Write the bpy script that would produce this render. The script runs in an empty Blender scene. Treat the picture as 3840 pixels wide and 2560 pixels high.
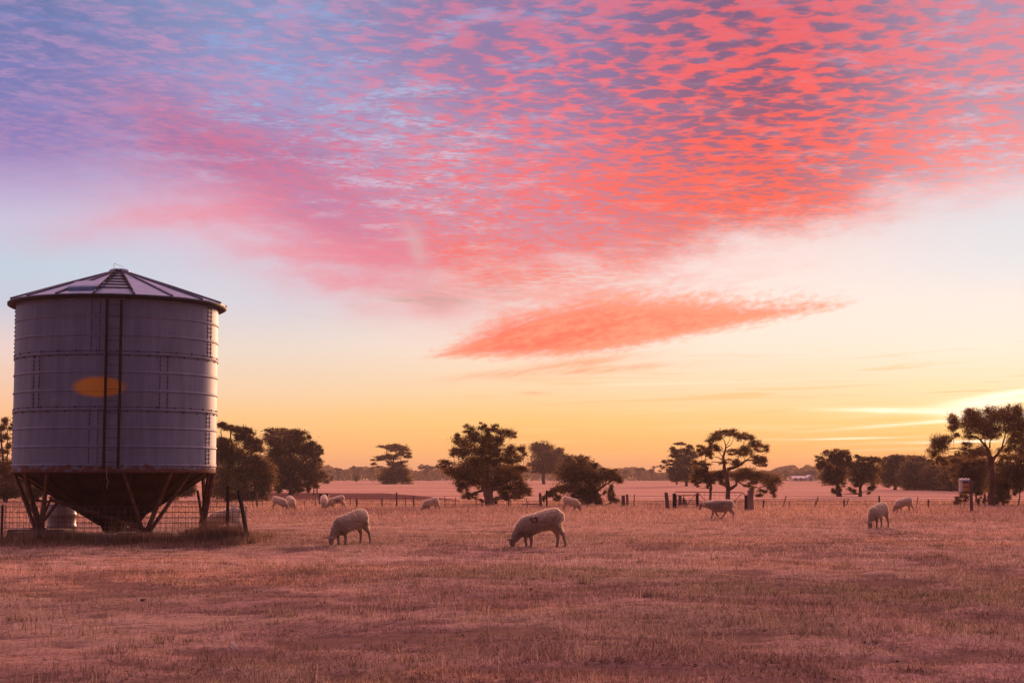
import bpy, bmesh, math, random
import numpy as np
from mathutils import Vector, Matrix, Euler
from mathutils.bvhtree import BVHTree

R = math.radians
scene = bpy.context.scene
COL = scene.collection
random.seed(7)
rng = np.random.default_rng(11)

# ------------------------------------------------------------------ camera
FX, CX, CY, HZ = 5973.0, 1920.0, 1280.0, 1796.0
PITCH = math.atan((HZ - CY) / FX)
CAM_H = 1.6
cam_d = bpy.data.cameras.new('camera')
cam = bpy.data.objects.new('camera', cam_d)
COL.objects.link(cam)
cam.location = (0, 0, CAM_H)
cam.rotation_euler = (R(90) + PITCH, 0, 0)
cam_d.sensor_width = 36.0
cam_d.lens = 36.0 * FX / 3840.0
cam_d.clip_start = 0.1
cam_d.clip_end = 12000.0
scene.camera = cam
sp, cp = math.sin(PITCH), math.cos(PITCH)


def ground_h(x, y):
    """height of the paddock: nearly level, gentle humps, a slow rise far out"""
    x = np.asarray(x, dtype=float); y = np.asarray(y, dtype=float)
    t = np.clip((y - 130.0) / 320.0, 0, 1)
    z = 0.85 * t * t * (3 - 2 * t)
    w = np.clip(1.2 - np.abs(y - 30) / 90.0, 0, 1)
    z = z + w * (0.022 * np.sin(x * 0.42 + 1.3 * np.sin(y * 0.11)) + 0.022 * np.sin(y * 0.36 + 0.9 * np.sin(x * 0.23)) + 0.012 * np.sin(x * 1.3 + y * 0.9))
    return z


def gh(x, y):
    return float(ground_h(x, y))


def ray(px, py):
    u = (px - CX) / FX; v = (CY - py) / FX
    return Vector((u, cp - v * sp, sp + v * cp))


def at(px, py, Y):
    """world point seen at this place of the photograph, Y metres away"""
    d = ray(px, py)
    return Vector((d.x * Y / d.y, Y, CAM_H + d.z * Y / d.y))


def gy(py):
    d = ray(CX, py)
    return -CAM_H / d.z * d.y


def ppm(Y):
    return FX / Y


def xat(px, Y):
    return (px - CX) / FX * Y * cp


# ------------------------------------------------------------------ object helpers
class MB:
    def __init__(self):
        self.v = []; self.f = []

    def add(self, vs, fs):
        o = len(self.v)
        self.v.extend([tuple(p) for p in vs])
        self.f.extend([tuple(i + o for i in f) for f in fs])

    def box(self, c, s, rot=None):
        c = Vector(c); hx, hy, hz = s[0] / 2, s[1] / 2, s[2] / 2
        vs = [Vector((x, y, z)) for x in (-hx, hx) for y in (-hy, hy) for z in (-hz, hz)]
        if rot is not None:
            m = Euler(rot).to_matrix(); vs = [m @ p for p in vs]
        self.add([c + p for p in vs], [(0, 1, 3, 2), (4, 6, 7, 5), (0, 4, 5, 1), (2, 3, 7, 6), (0, 2, 6, 4), (1, 5, 7, 3)])

    def path(self, pts, rad, n=8, cap=True, flat=None):
        pts = [Vector(p) for p in pts]
        if not hasattr(rad, '__len__'): rad = [rad] * len(pts)
        vs = []; k = len(pts); prev = None
        for i, p in enumerate(pts):
            t = (pts[min(i + 1, k - 1)] - pts[max(i - 1, 0)])
            if t.length < 1e-9: t = Vector((0, 0, 1))
            t.normalize()
            if prev is None:
                a = t.orthogonal().normalized()
            else:
                a = (prev - t * prev.dot(t))
                a = a.normalized() if a.length > 1e-6 else t.orthogonal().normalized()
            prev = a; b = t.cross(a)
            for j in range(n):
                an = 2 * math.pi * j / n + (math.pi / 4 if n == 4 else 0)
                vs.append(p + (a * math.cos(an) + b * math.sin(an)) * rad[i])
        fs = []
        for i in range(k - 1):
            for j in range(n):
                q = (j + 1) % n
                fs.append((i * n + j, i * n + q, (i + 1) * n + q, (i + 1) * n + j))
        if cap:
            fs.append(tuple(reversed(range(n)))); fs.append(tuple(range((k - 1) * n, k * n)))
        self.add(vs, fs)

    def lathe(self, prof, n=48, c=(0, 0, 0), close=False):
        c = Vector(c); vs = []; k = len(prof)
        for (r, z) in prof:
            for j in range(n):
                an = 2 * math.pi * j / n
                vs.append(c + Vector((r * math.cos(an), r * math.sin(an), z)))
        fs = []
        for i in range(k - 1):
            for j in range(n):
                q = (j + 1) % n
                fs.append((i * n + j, i * n + q, (i + 1) * n + q, (i + 1) * n + j))
        if close:
            fs.append(tuple(reversed(range(n)))); fs.append(tuple(range((k - 1) * n, k * n)))
        self.add(vs, fs)

    def loft(self, rings):
        n = len(rings[0]); vs = [p for r in rings for p in r]; fs = []
        for i in range(len(rings) - 1):
            for j in range(n):
                q = (j + 1) % n
                fs.append((i * n + j, i * n + q, (i + 1) * n + q, (i + 1) * n + j))
        fs.append(tuple(reversed(range(n)))); fs.append(tuple(range((len(rings) - 1) * n, len(rings) * n)))
        self.add(vs, fs)

    def mesh(self, name):
        me = bpy.data.meshes.new(name)
        me.from_pydata(self.v, [], self.f); me.update()
        return me


def obj(name, mb, mat, parent=None, smooth=False, loc=None, bevel=0):
    me = mb.mesh(name) if isinstance(mb, MB) else mb
    o = bpy.data.objects.new(name, me); COL.objects.link(o)
    if mat is not None:
        me.materials.clear(); me.materials.append(mat)
    if smooth:
        me.polygons.foreach_set('use_smooth', [True] * len(me.polygons))
    if parent is not None: o.parent = parent
    if loc is not None: o.location = loc
    if bevel:
        b = o.modifiers.new('bevel', 'BEVEL'); b.width = bevel; b.segments = 2; b.limit_method = 'ANGLE'
    return o


def tag(o, label=None, cat=None, group=None, kind=None):
    if label: o['label'] = label
    if cat: o['category'] = cat
    if group: o['group'] = group
    if kind: o['kind'] = kind
    return o


def empty(name, loc, label, cat, group=None, rz=0):
    o = bpy.data.objects.new(name, None); COL.objects.link(o)
    o.location = loc; o.rotation_euler = (0, 0, rz); o.empty_display_size = 0.3
    return tag(o, label, cat, group)


def fast_mesh(name, V, k):
    """V: (n*k,3) vertices, every k of them one polygon"""
    V = np.ascontiguousarray(V, dtype=np.float32)
    nv = len(V); nf = nv // k
    me = bpy.data.meshes.new(name)
    me.vertices.add(nv); me.vertices.foreach_set('co', V.ravel())
    me.loops.add(nv); me.loops.foreach_set('vertex_index', np.arange(nv, dtype=np.int32))
    me.polygons.add(nf)
    me.polygons.foreach_set('loop_start', np.arange(0, nv, k, dtype=np.int32))
    me.update(calc_edges=True); me.validate()
    return me


# ------------------------------------------------------------------ node helpers
def lin(c):
    c = c / 255.0
    return c / 12.92 if c <= 0.04045 else ((c + 0.055) / 1.055) ** 2.4


def srgb(r, g, b):
    return (lin(r), lin(g), lin(b), 1.0)


class S:
    """a socket with arithmetic"""
    nt = None

    def __init__(self, s): self.s = s

    @staticmethod
    def m(op, *a, clamp=False):
        n = S.nt.nodes.new('ShaderNodeMath'); n.operation = op; n.use_clamp = clamp
        for i, x in enumerate(a):
            if isinstance(x, S): S.nt.links.new(x.s, n.inputs[i])
            else: n.inputs[i].default_value = float(x)
        return S(n.outputs[0])

    def __add__(self, o): return S.m('ADD', self, o)
    def __radd__(self, o): return S.m('ADD', self, o)
    def __sub__(self, o): return S.m('SUBTRACT', self, o)
    def __rsub__(self, o): return S.m('SUBTRACT', o, self)
    def __mul__(self, o): return S.m('MULTIPLY', self, o)
    def __rmul__(self, o): return S.m('MULTIPLY', self, o)
    def __truediv__(self, o): return S.m('DIVIDE', self, o)
    def __rtruediv__(self, o): return S.m('DIVIDE', o, self)
    def __pow__(self, o): return S.m('POWER', self, o)
    def __neg__(self): return S.m('MULTIPLY', self, -1)


def smooth(x, a, b):
    n = S.nt.nodes.new('ShaderNodeMapRange'); n.interpolation_type = 'SMOOTHSTEP'
    S.nt.links.new(x.s, n.inputs[0])
    for i, q in ((1, a), (2, b)):
        if isinstance(q, S): S.nt.links.new(q.s, n.inputs[i])
        else: n.inputs[i].default_value = q
    n.inputs[3].default_value = 0; n.inputs[4].default_value = 1
    return S(n.outputs[0])


def sat(x): return S.m('ADD', x, 0, clamp=True)
def smax(a, b): return S.m('MAXIMUM', a, b)
def smin(a, b): return S.m('MINIMUM', a, b)
def sabs(a): return S.m('ABSOLUTE', a)
def sexp(a): return S.m('EXPONENT', a)


def vec(x, y, z=0.0):
    n = S.nt.nodes.new('ShaderNodeCombineXYZ')
    for i, q in enumerate((x, y, z)):
        if isinstance(q, S): S.nt.links.new(q.s, n.inputs[i])
        else: n.inputs[i].default_value = q
    return S(n.outputs[0])


def xyz(v):
    n = S.nt.nodes.new('ShaderNodeSeparateXYZ'); S.nt.links.new(v.s, n.inputs[0])
    return S(n.outputs[0]), S(n.outputs[1]), S(n.outputs[2])


def noise(v, scale, detail=3, rough=0.5, dist=0.0, lac=2.0):
    n = S.nt.nodes.new('ShaderNodeTexNoise')
    if v is not None: S.nt.links.new(v.s, n.inputs['Vector'])
    n.inputs['Scale'].default_value = scale; n.inputs['Detail'].default_value = detail
    n.inputs['Roughness'].default_value = rough; n.inputs['Distortion'].default_value = dist
    n.inputs['Lacunarity'].default_value = lac
    return S(n.outputs[0])


def voro(v, scale, smoothness=0.4, rnd=0.9):
    n = S.nt.nodes.new('ShaderNodeTexVoronoi'); n.feature = 'SMOOTH_F1'
    S.nt.links.new(v.s, n.inputs['Vector']); n.inputs['Scale'].default_value = scale
    n.inputs['Smoothness'].default_value = smoothness; n.inputs['Randomness'].default_value = rnd
    return S(n.outputs['Distance'])


def mixc(f, a, b, mode='MIX'):
    n = S.nt.nodes.new('ShaderNodeMix'); n.data_type = 'RGBA'; n.blend_type = mode
    for i, q in ((0, f), (6, a), (7, b)):
        if isinstance(q, S): S.nt.links.new(q.s, n.inputs[i])
        elif i == 0: n.inputs[i].default_value = q
        else: n.inputs[i].default_value = q
    return S(n.outputs[2])


def ramp(f, stops, interp='LINEAR'):
    n = S.nt.nodes.new('ShaderNodeValToRGB'); cr = n.color_ramp; cr.interpolation = interp
    stops = sorted(stops, key=lambda q: q[0])
    while len(cr.elements) < len(stops): cr.elements.new(0.5)
    for e, (p, c) in zip(cr.elements, stops):
        e.position = p; e.color = c if hasattr(c, '__len__') else (c, c, c, 1)
    S.nt.links.new(f.s, n.inputs[0])
    return S(n.outputs[0])


def new_mat(name):
    m = bpy.data.materials.new(name); m.use_nodes = True
    S.nt = m.node_tree
    b = m.node_tree.nodes['Principled BSDF']
    b.inputs['Specular IOR Level'].default_value = 0.3
    return m, b


def link(s, inp): S.nt.links.new(s.s, inp)


def texco(kind='Object'):
    n = S.nt.nodes.new('ShaderNodeTexCoord'); return S(n.outputs[kind])


def bump(h, strength=0.3, dist=0.02):
    n = S.nt.nodes.new('ShaderNodeBump'); n.inputs['Strength'].default_value = strength
    n.inputs['Distance'].default_value = dist
    link(h, n.inputs['Height']); return S(n.outputs[0])


def island():
    n = S.nt.nodes.new('ShaderNodeNewGeometry'); return S(n.outputs['Random Per Island'])


def basic(name, c1, c2, scale=6.0, rough=0.8, metal=0.0, bmp=0.2, bd=0.01, detail=5, stretch=(1, 1, 1)):
    m, b = new_mat(name)
    x, y, z = xyz(texco())
    v = vec(x * stretch[0], y * stretch[1], z * stretch[2])
    n = noise(v, scale, detail, 0.6)
    link(mixc(smooth(n, 0.3, 0.7), c1 + (1,), c2 + (1,)), b.inputs['Base Color'])
    b.inputs['Roughness'].default_value = rough; b.inputs['Metallic'].default_value = metal
    link(bump(n, bmp, bd), b.inputs['Normal'])
    return m
# ------------------------------------------------------------------ sky (world)
def dir_azel(dx, dy):
    """place in the photograph on a 2352 wide sheet -> azimuth, elevation in degrees"""
    d = ray(dx * 3840 / 2352, dy * 3840 / 2352).normalized()
    return math.degrees(math.atan2(d.x, d.y)), math.degrees(math.asin(d.z))


world = bpy.data.worlds.new('World'); scene.world = world; world.use_nodes = True
nt = world.node_tree; S.nt = nt
for n in list(nt.nodes): nt.nodes.remove(n)
SUN_AZ, SUN_EL = dir_azel(2285, 948)
g = texco('Generated')
nx, ny, nz = xyz(g)
AZ = S.m('ARCTAN2', nx, ny) * (180 / math.pi)
EL = S.m('ARCSINE', smin(smax(nz, -1), 1)) * (180 / math.pi)

COLX = [0, 588, 1176, 1764, 2352]
COLAZ = [dir_azel(x, 700)[0] for x in COLX]
ELF = 90.0


def elfac(): return sat(EL / ELF)


EF = elfac()


def grid(rows, overhead):
    """rows: {y: [five sRGB colours]} -> colour socket by direction"""
    cols = []
    for i, x in enumerate(COLX):
        st = []
        for y, cs in rows.items():
            e = max(dir_azel(x, y)[1], 0.0)
            st.append((e / ELF, srgb(*cs[i])))
        for e, c in overhead: st.append((e / ELF, c))
        cols.append(ramp(EF, st))
    out = cols[0]
    for i in range(4):
        out = mixc(smooth(AZ, COLAZ[i], COLAZ[i + 1]), out, cols[i + 1])
    return out


OV = [(30, (1.45, 0.66, 0.72, 1)), (50, (2.10, 0.93, 0.95, 1)), (75, (2.10, 0.92, 0.96, 1)), (90, (1.45, 0.62, 0.70, 1))]
clear = grid({
    0:    [(112, 134, 190), (140, 164, 212), (158, 160, 205), (160, 145, 185), (178, 165, 195)],
    150:  [(122, 126, 190), (150, 165, 214), (172, 172, 212), (178, 158, 190), (196, 176, 200)],
    300:  [(150, 136, 194), (172, 176, 216), (196, 188, 216), (206, 178, 200), (214, 196, 212)],
    420:  [(186, 168, 208), (206, 184, 214), (218, 200, 218), (232, 202, 212), (236, 214, 220)],
    500:  [(204, 196, 222), (224, 196, 216), (228, 206, 216), (242, 214, 214), (226, 226, 233)],
    600:  [(194, 212, 228), (212, 210, 226), (236, 208, 208), (250, 230, 226), (232, 232, 235)],
    700:  [(204, 206, 222), (218, 216, 226), (242, 222, 216), (253, 238, 228), (250, 238, 230)],
    800:  [(240, 214, 206), (240, 222, 208), (252, 230, 212), (255, 237, 218), (255, 240, 222)],
    900:  [(250, 204, 170), (252, 216, 176), (254, 218, 172), (255, 224, 180), (255, 229, 186)],
    960:  [(253, 194, 138), (254, 203, 136), (255, 205, 128), (255, 208, 136), (255, 216, 142)],
    1020: [(252, 180, 122), (253, 188, 118), (254, 188, 108), (254, 189, 112), (254, 190, 110)],
    1085: [(250, 170, 115), (251, 172, 112), (251, 172, 108), (252, 170, 100), (250, 160, 88)],
}, OV)
bright = grid({
    0:    [(156, 138, 188), (184, 148, 190), (206, 120, 152), (232, 98, 108), (226, 132, 148)],
    200:  [(168, 140, 188), (202, 146, 182), (240, 112, 128), (252, 92, 88), (244, 132, 140)],
    350:  [(178, 132, 182), (204, 112, 152), (244, 112, 124), (255, 90, 76), (250, 140, 138)],
    480:  [(208, 166, 204), (216, 130, 164), (240, 112, 126), (255, 96, 78), (250, 170, 166)],
    600:  [(214, 186, 212), (232, 150, 174), (246, 122, 124), (254, 130, 110), (248, 200, 190)],
    720:  [(224, 200, 212), (236, 176, 184), (250, 136, 116), (255, 128, 96), (252, 190, 160)],
    850:  [(248, 190, 170), (250, 190, 160), (252, 170, 130), (253, 160, 118), (254, 200, 150)],
}, OV)
dark = grid({
    0:    [(104, 120, 172), (128, 144, 188), (132, 120, 166), (124, 92, 128), (166, 146, 176)],
    200:  [(122, 124, 182), (148, 142, 192), (150, 120, 164), (134, 86, 118), (176, 146, 172)],
    350:  [(140, 122, 184), (158, 112, 164), (178, 124, 160), (160, 92, 120), (206, 168, 186)],
    480:  [(182, 160, 206), (196, 140, 180), (200, 130, 158), (208, 102, 110), (222, 190, 200)],
    600:  [(200, 190, 216), (210, 160, 190), (226, 140, 150), (236, 140, 136), (226, 206, 208)],
    720:  [(210, 200, 214), (214, 176, 184), (214, 160, 146), (246, 130, 104), (236, 200, 180)],
}, OV)

# cloud sheet laid on a level plane far overhead
iz = 1.0 / smax(nz, 0.02)
PX = nx * iz; PY = ny * iz
P = vec(PX, PY, 0.0)
wob = noise(P, 2.2, 2, 0.5)
PW = vec(PX + (wob - 0.5) * 0.10, PY + (wob - 0.5) * 0.16, 0.0)
cell = noise(PW, 15.5, 4, 0.54, 0.25)                 # woolly islands
fine = noise(vec(PX * 0.8, PY * 1.15, 4.0), 34.0, 4, 0.62, 0.3)
big = noise(vec(PX, PY, 9.0), 0.9, 4, 0.55)
# wind-drawn streaks, used where the sheet thins out to the left
ca, sa = math.cos(R(62)), math.sin(R(62))
SU = PX * ca + PY * sa; SV = PY * ca - PX * sa
streak = noise(vec(SU * 0.9, SV * 3.4, 2.0), 3.6, 5, 0.6, 0.5)

AN = vec(AZ * 0.10, EL * 0.22, 1.0)
rag = noise(vec(AZ * 0.32, EL * 0.9, 3.0), 1.0, 5, 0.6)       # ragged cloud edges

# lower edge of the sheet, as an elevation that changes with azimuth
edge_pts = [(-300, 440), (0, 470), (300, 500), (560, 590), (760, 690), (950, 700), (1176, 670), (1400, 640), (1640, 600), (1850, 580), (2080, 520), (2352, 490), (2700, 450)]
st = []
A0, A1 = -24.0, 24.0
for (x, y) in edge_pts:
    a, e = dir_azel(x, y); st.append(((a - A0) / (A1 - A0), e / 20.0))
AF = sat((AZ - A0) / (A1 - A0))
edge = ramp(AF, st) * 20.0
above = EL - edge + (rag - 0.5) * 3.2 + (fine - 0.5) * 1.4
covw = ramp(AF, [((dir_azel(x, 300)[0] - A0) / (A1 - A0), v) for x, v in ((-200, 1.0), (300, 1.0), (700, 0.7), (1000, 0.45), (1500, 0.35), (1900, 0.5), (2352, 0.7))])
cov = smooth(above, -0.35, covw * 4.0)

# how strongly the cells show: strong centre-right, weak left
sheet = ramp(AF, [((dir_azel(x, 300)[0] - A0) / (A1 - A0), v) for x, v in ((-200, 0.10), (300, 0.16), (700, 0.45), (1000, 0.75), (1300, 1.0), (1900, 1.0), (2352, 0.8))])
vn = noise(P, 13.0, 3, 0.55)
PV = vec(PX * 1.0 + (wob - 0.5) * 0.12 + (vn - 0.5) * 0.09, PY * 0.92 + (vn - 0.5) * 0.12, 0.0)
vd = voro(PV, 18.5, 0.18, 0.95)
isl_v = (0.50 - vd) * 0.62 + (cell - 0.5) * 0.95 + (fine - 0.5) * 0.34 + (big - 0.5) * 0.55
isl = smooth(isl_v, -0.09, 0.13)
islL = smooth(streak * 0.55 + cell * 0.45 + (fine - 0.5) * 0.30 + (big - 0.5) * 0.3, 0.40, 0.60)
isl_m = S.m('ADD', isl * sheet, islL * (1.0 - sheet), clamp=True)
hi_el = smooth(EL, 5.0, 9.5)                                   # islands get darker high up, thin out low down
isl_s = isl_m * (0.55 + 0.45 * hi_el)
def blob(dx, dy, rx, ry, tilt=0.0):
    a, e = dir_azel(dx, dy); k = 1.6327 / FX * 180 / math.pi
    rx *= k; ry *= k; c, s = math.cos(R(tilt)), math.sin(R(tilt))
    u = (AZ - a) * (c / rx) + (EL - e) * (s / rx)
    v = (EL - e) * (c / ry) - (AZ - a) * (s / ry)
    return sexp(-(u * u + v * v))
hot = sat(blob(1450, 440, 360, 110, 4) + blob(1240, 630, 230, 42, 4) * 0.9 + blob(1060, 590, 110, 50, -10) * 0.7)
hot_b = mixc(hot * 0.62, bright, srgb(255, 98, 74))
mid_c = mixc(0.46, hot_b, dark)
mid_f = smooth(isl_v + (noise(vec(PX * 0.7, PY * 1.6, 11.0), 21.0, 4, 0.62, 0.4) - 0.5) * 0.50, -0.24, 0.04) * sheet
cl_col = mixc(isl_s, mixc(mid_f * 0.85, hot_b, mid_c), dark)
# blue-grey sky glimpsed between cells
gap = smooth(noise(PW, 4.6, 4, 0.55, 0.2) * 0.6 + fine * 0.4, 0.50, 0.66)
gapw = ramp(AF, [((dir_azel(x, 300)[0] - A0) / (A1 - A0), v) for x, v in ((-200, 0.85), (300, 0.80), (600, 0.82), (950, 0.92), (1250, 0.48), (1600, 0.25), (1900, 0.40), (2200, 0.75), (2352, 0.85))])
# dense heart of the sheet
def blob(dx, dy, rx, ry, tilt=0.0):
    a, e = dir_azel(dx, dy); k = 1.6327 / FX * 180 / math.pi
    rx *= k; ry *= k; c, s = math.cos(R(tilt)), math.sin(R(tilt))
    u = (AZ - a) * (c / rx) + (EL - e) * (s / rx)
    v = (EL - e) * (c / ry) - (AZ - a) * (s / ry)
    return sexp(-(u * u + v * v))
heart = S.m('ADD', blob(1500, 380, 420, 170, 8), blob(1130, 560, 300, 70, -4) * 0.5, clamp=True)
opening = blob(800, 260, 330, 130, -20)
gapf = S.m('ADD', gap * gapw * (1.0 - heart * 0.6), opening * 0.60 * smooth(fine * 0.4 + cell * 0.6, 0.35, 0.6), clamp=True)
sheet_col = mixc(gapf, cl_col, clear)
sky = mixc(cov * 0.96, clear, sheet_col)

# purple-rose bank stretching across the left
bankn = noise(vec(AZ * 0.22 + EL * 0.25, EL * 0.8 + AZ * 0.18, 5.0), 1.6, 5, 0.6)
bank = S.m('ADD', blob(520, 345, 240, 70, -24), blob(800, 520, 230, 75, -30), clamp=True)
bank = sat(bank * (0.35 + 1.1 * smooth(bankn, 0.3, 0.7)))
sky = mixc(bank * 0.50, sky, mixc(smooth(fine * 0.5 + streak * 0.5, 0.42, 0.6), srgb(214, 112, 144), srgb(172, 114, 158)))
rose = S.m('ADD', blob(800, 610, 330, 84, -14), blob(400, 490, 260, 42, 14) * 0.70, clamp=True)
rose = sat(rose * (0.45 + 1.0 * smooth(rag, 0.3, 0.7)))
sky = mixc(rose * 0.62, sky, srgb(243, 138, 154))
bridge = sat(blob(1330, 668, 330, 46, 4) * (0.3 + 1.2 * smooth(noise(vec(AZ * 0.5, EL * 2.4 - AZ * 0.3, 12.0), 1.3, 5, 0.62), 0.38, 0.66)))
sky = mixc(bridge * 0.55, sky, srgb(250, 160, 150))
hot2 = sat(blob(1270, 636, 240, 36, 4) * 0.9 + blob(1060, 590, 110, 50, -10) * 0.6)
sky = mixc(hot2 * smooth(noise(P, 12.0, 4, 0.6, 0.4), 0.36, 0.62) * 0.55, sky, srgb(255, 110, 92))
# dissolving gap in the middle (old vapour trail)
gapt = sat(blob(945, 520, 22, 52, 24) + blob(962, 600, 20, 52, 14) + blob(990, 650, 24, 40, 30) * 0.7) * smooth(rag, 0.36, 0.62)
sky = mixc(gapt * 0.42, sky, srgb(214, 188, 190))
wisp = sat(blob(990, 690, 190, 24, 6)) * smooth(noise(vec(AZ * 0.35 + EL * 0.5, EL * 2.6 + AZ * 0.2, 8.0), 1.3, 4, 0.6), 0.42, 0.66)
sky = mixc(wisp * 0.55, sky, srgb(196, 160, 150))

# long low wedge of cloud
k = 1.6327 / FX * 180 / math.pi
a0, e0 = dir_azel(960, 822); a1, e1 = dir_azel(1990, 692)
L = math.hypot(a1 - a0, e1 - e0); tc, ts = (a1 - a0) / L, (e1 - e0) / L
T = ((AZ - a0) * tc + (EL - e0) * ts) / L
W = (EL - e0) * tc - (AZ - a0) * ts
TF = sat(T)
lo = ramp(TF, [(0, 0.5), (0.08, 0.45), (0.22, 0.38), (0.38, 0.33), (0.55, 0.36), (0.75, 0.41), (0.92, 0.45), (1, 0.5)]) * 4.0 - 2.0
hi = ramp(TF, [(0, 0.5), (0.08, 0.62), (0.2, 0.86), (0.40, 0.94), (0.6, 0.83), (0.8, 0.70), (0.95, 0.58), (1, 0.5)]) * 4.0 - 2.0
wn = noise(vec(T * 6.0, W * 2.6 - T * 3.5, 2.0), 1.2, 6, 0.64)
wf = noise(vec(T * 46.0, W * 7.0 - T * 6.0, 7.0), 1.0, 4, 0.6)
dist = smin((W - lo) * 1.3, (hi - W) * 0.60) + (wn - 0.5) * 0.85 + (wf - 0.5) * (0.50 + 0.45 * TF)
wedge = smooth(dist, -0.12, 0.52) * smooth(T, -0.01, 0.04) * (1.0 - smooth(T, 0.9, 1.02))
sky = mixc(wedge * 0.94, sky, mixc(smooth(wn * 0.6 + wf * 0.4 + T * 0.20, 0.40, 0.76), srgb(255, 104, 80), srgb(254, 156, 122)))
thin = sat(blob(1330, 852, 230, 9, 3.5) + blob(1300, 838, 170, 11, 7) + blob(1225, 902, 30, 4) * 0.7) * (0.35 + smooth(wn, 0.35, 0.6))
sky = mixc(sat(thin * 0.62), sky, srgb(250, 168, 124))

# low flat streaks lit from beneath near the sun
sn = noise(vec(AZ * 0.12, EL * 2.8 - AZ * 0.05, 6.0), 1.5, 5, 0.55, 0.6)
lowm = smooth(EL, 0.2, 1.2) * (1.0 - smooth(EL, 3.0, 5.5))
towards = smooth(AZ, -12.0, 15.0)
sky = mixc(smooth(sn, 0.50, 0.70) * lowm * towards * 0.42, sky, srgb(255, 228, 174))
sky = mixc((1.0 - smooth(sn, 0.32, 0.46)) * lowm * towards * 0.5, sky, srgb(252, 186, 104))
sn2 = noise(vec(AZ * 0.3, EL * 2.2 - AZ * 0.12, 3.0), 1.0, 4, 0.6)
beam = sat(blob(2160, 944, 200, 6, -1.5) + blob(2275, 925, 130, 7, 5) * 0.75 + blob(2320, 905, 110, 9, 8) * 0.8 + blob(2245, 946, 75, 19) + blob(2150, 968, 170, 4, 4) * 0.6
           + blob(1980, 1006, 130, 2.2, 1) * 0.55 + blob(2220, 1014, 95, 2.6, 1) * 0.8 + blob(1560, 880, 300, 3, 1) * 0.15)
beam = sat(beam * (0.55 + 0.9 * smooth(sn2, 0.30, 0.62)))
skyv = mixc(beam, sky, (1.32, 1.17, 0.88, 1.0))
glow = blob(2290, 950, 330, 130)
skyv = mixc(glow * 0.05, skyv, (1.0, 0.72, 0.22, 1.0), 'ADD')
low_gain = 1.0 + 0.10 * (1.0 - smooth(EL, 0.5, 3.5))
skyv = mixc(1.0, skyv, vec(low_gain, low_gain, low_gain), 'MULTIPLY')

# eastern half of the sky, behind the camera: dusk violet
back_w = smooth(0.30 - ny, 0.0, 0.42)
back = ramp(EF, [(0.0, (0.11, 0.075, 0.11, 1)), (0.15, (0.16, 0.112, 0.17, 1)), (0.45, (0.20, 0.14, 0.23, 1)), (0.8, (0.32, 0.18, 0.26, 1)), (1, (0.52, 0.25, 0.32, 1))])
skyv = mixc(back_w, skyv, back)
bg = nt.nodes.new('ShaderNodeBackground'); link(skyv, bg.inputs[0]); bg.inputs[1].default_value = 1.0
# a faint physical sky of the same sun under it
st_ = nt.nodes.new('ShaderNodeTexSky'); st_.sky_type = 'NISHITA'; st_.sun_disc = False
st_.sun_elevation = R(max(SUN_EL, 1.0)); st_.sun_rotation = R(SUN_AZ)
bg2 = nt.nodes.new('ShaderNodeBackground'); nt.links.new(st_.outputs[0], bg2.inputs[0]); bg2.inputs[1].default_value = 0.004
addn = nt.nodes.new('ShaderNodeAddShader'); nt.links.new(bg.outputs[0], addn.inputs[0]); nt.links.new(bg2.outputs[0], addn.inputs[1])
outw = nt.nodes.new('ShaderNodeOutputWorld'); nt.links.new(addn.outputs[0], outw.inputs[0])
world.cycles.sampling_method = 'MANUAL'; world.cycles.sample_map_resolution = 1024

sun_d = bpy.data.lights.new('sun', 'SUN'); sun = bpy.data.objects.new('sun', sun_d); COL.objects.link(sun)
sun_d.energy = 5.0; sun_d.angle = R(13); sun_d.color = (1.0, 0.49, 0.25)
SUN_LAMP_EL = 7.0
sd = Vector((math.sin(R(SUN_AZ)) * math.cos(R(SUN_LAMP_EL)), math.cos(R(SUN_AZ)) * math.cos(R(SUN_LAMP_EL)), math.sin(R(SUN_LAMP_EL))))
sun.rotation_euler = sd.to_track_quat('Z', 'Y').to_euler()

vs = scene.view_settings
vs.view_transform = 'Standard'; vs.look = 'None'; vs.exposure = 0.0; vs.gamma = 1.0
scene.display_settings.display_device = 'sRGB'
scene.cycles.max_bounces = 6; scene.cycles.transparent_max_bounces = 8
scene.cycles.volume_bounces = 0
scene.cycles.use_denoising = True
scene.cycles.denoising_input_passes = 'RGB_ALBEDO_NORMAL'
# ------------------------------------------------------------------ paddock ground
def ground_mat(name):
    m, b = new_mat(name)
    ca = S.nt.nodes.new('ShaderNodeAttribute'); ca.attribute_name = 'turf'
    x, y, z = xyz(texco())
    n3 = noise(vec(x, y, 0), 13.0, 5, 0.72); n2 = noise(vec(x, y, 3), 2.2, 5, 0.65)
    gain = 0.45 + 1.10 * smooth(n3 * 0.7 + n2 * 0.3, 0.36, 0.64)
    link(mixc(1.0, S(ca.outputs['Color']), vec(gain, gain, gain), 'MULTIPLY'), b.inputs['Base Color']); b.inputs['Roughness'].default_value = 1.0
    b.inputs['Specular IOR Level'].default_value = 0.0
    b.inputs['Sheen Weight'].default_value = 0.25; b.inputs['Sheen Roughness'].default_value = 0.6
    b.inputs['Sheen Tint'].default_value = (0.9, 0.55, 0.45, 1)
    link(bump(n2 * 0.5 + n3 * 0.5, 0.8, 0.06), b.inputs['Normal'])
    return m


m_ground = ground_mat('dry_paddock')


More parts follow.
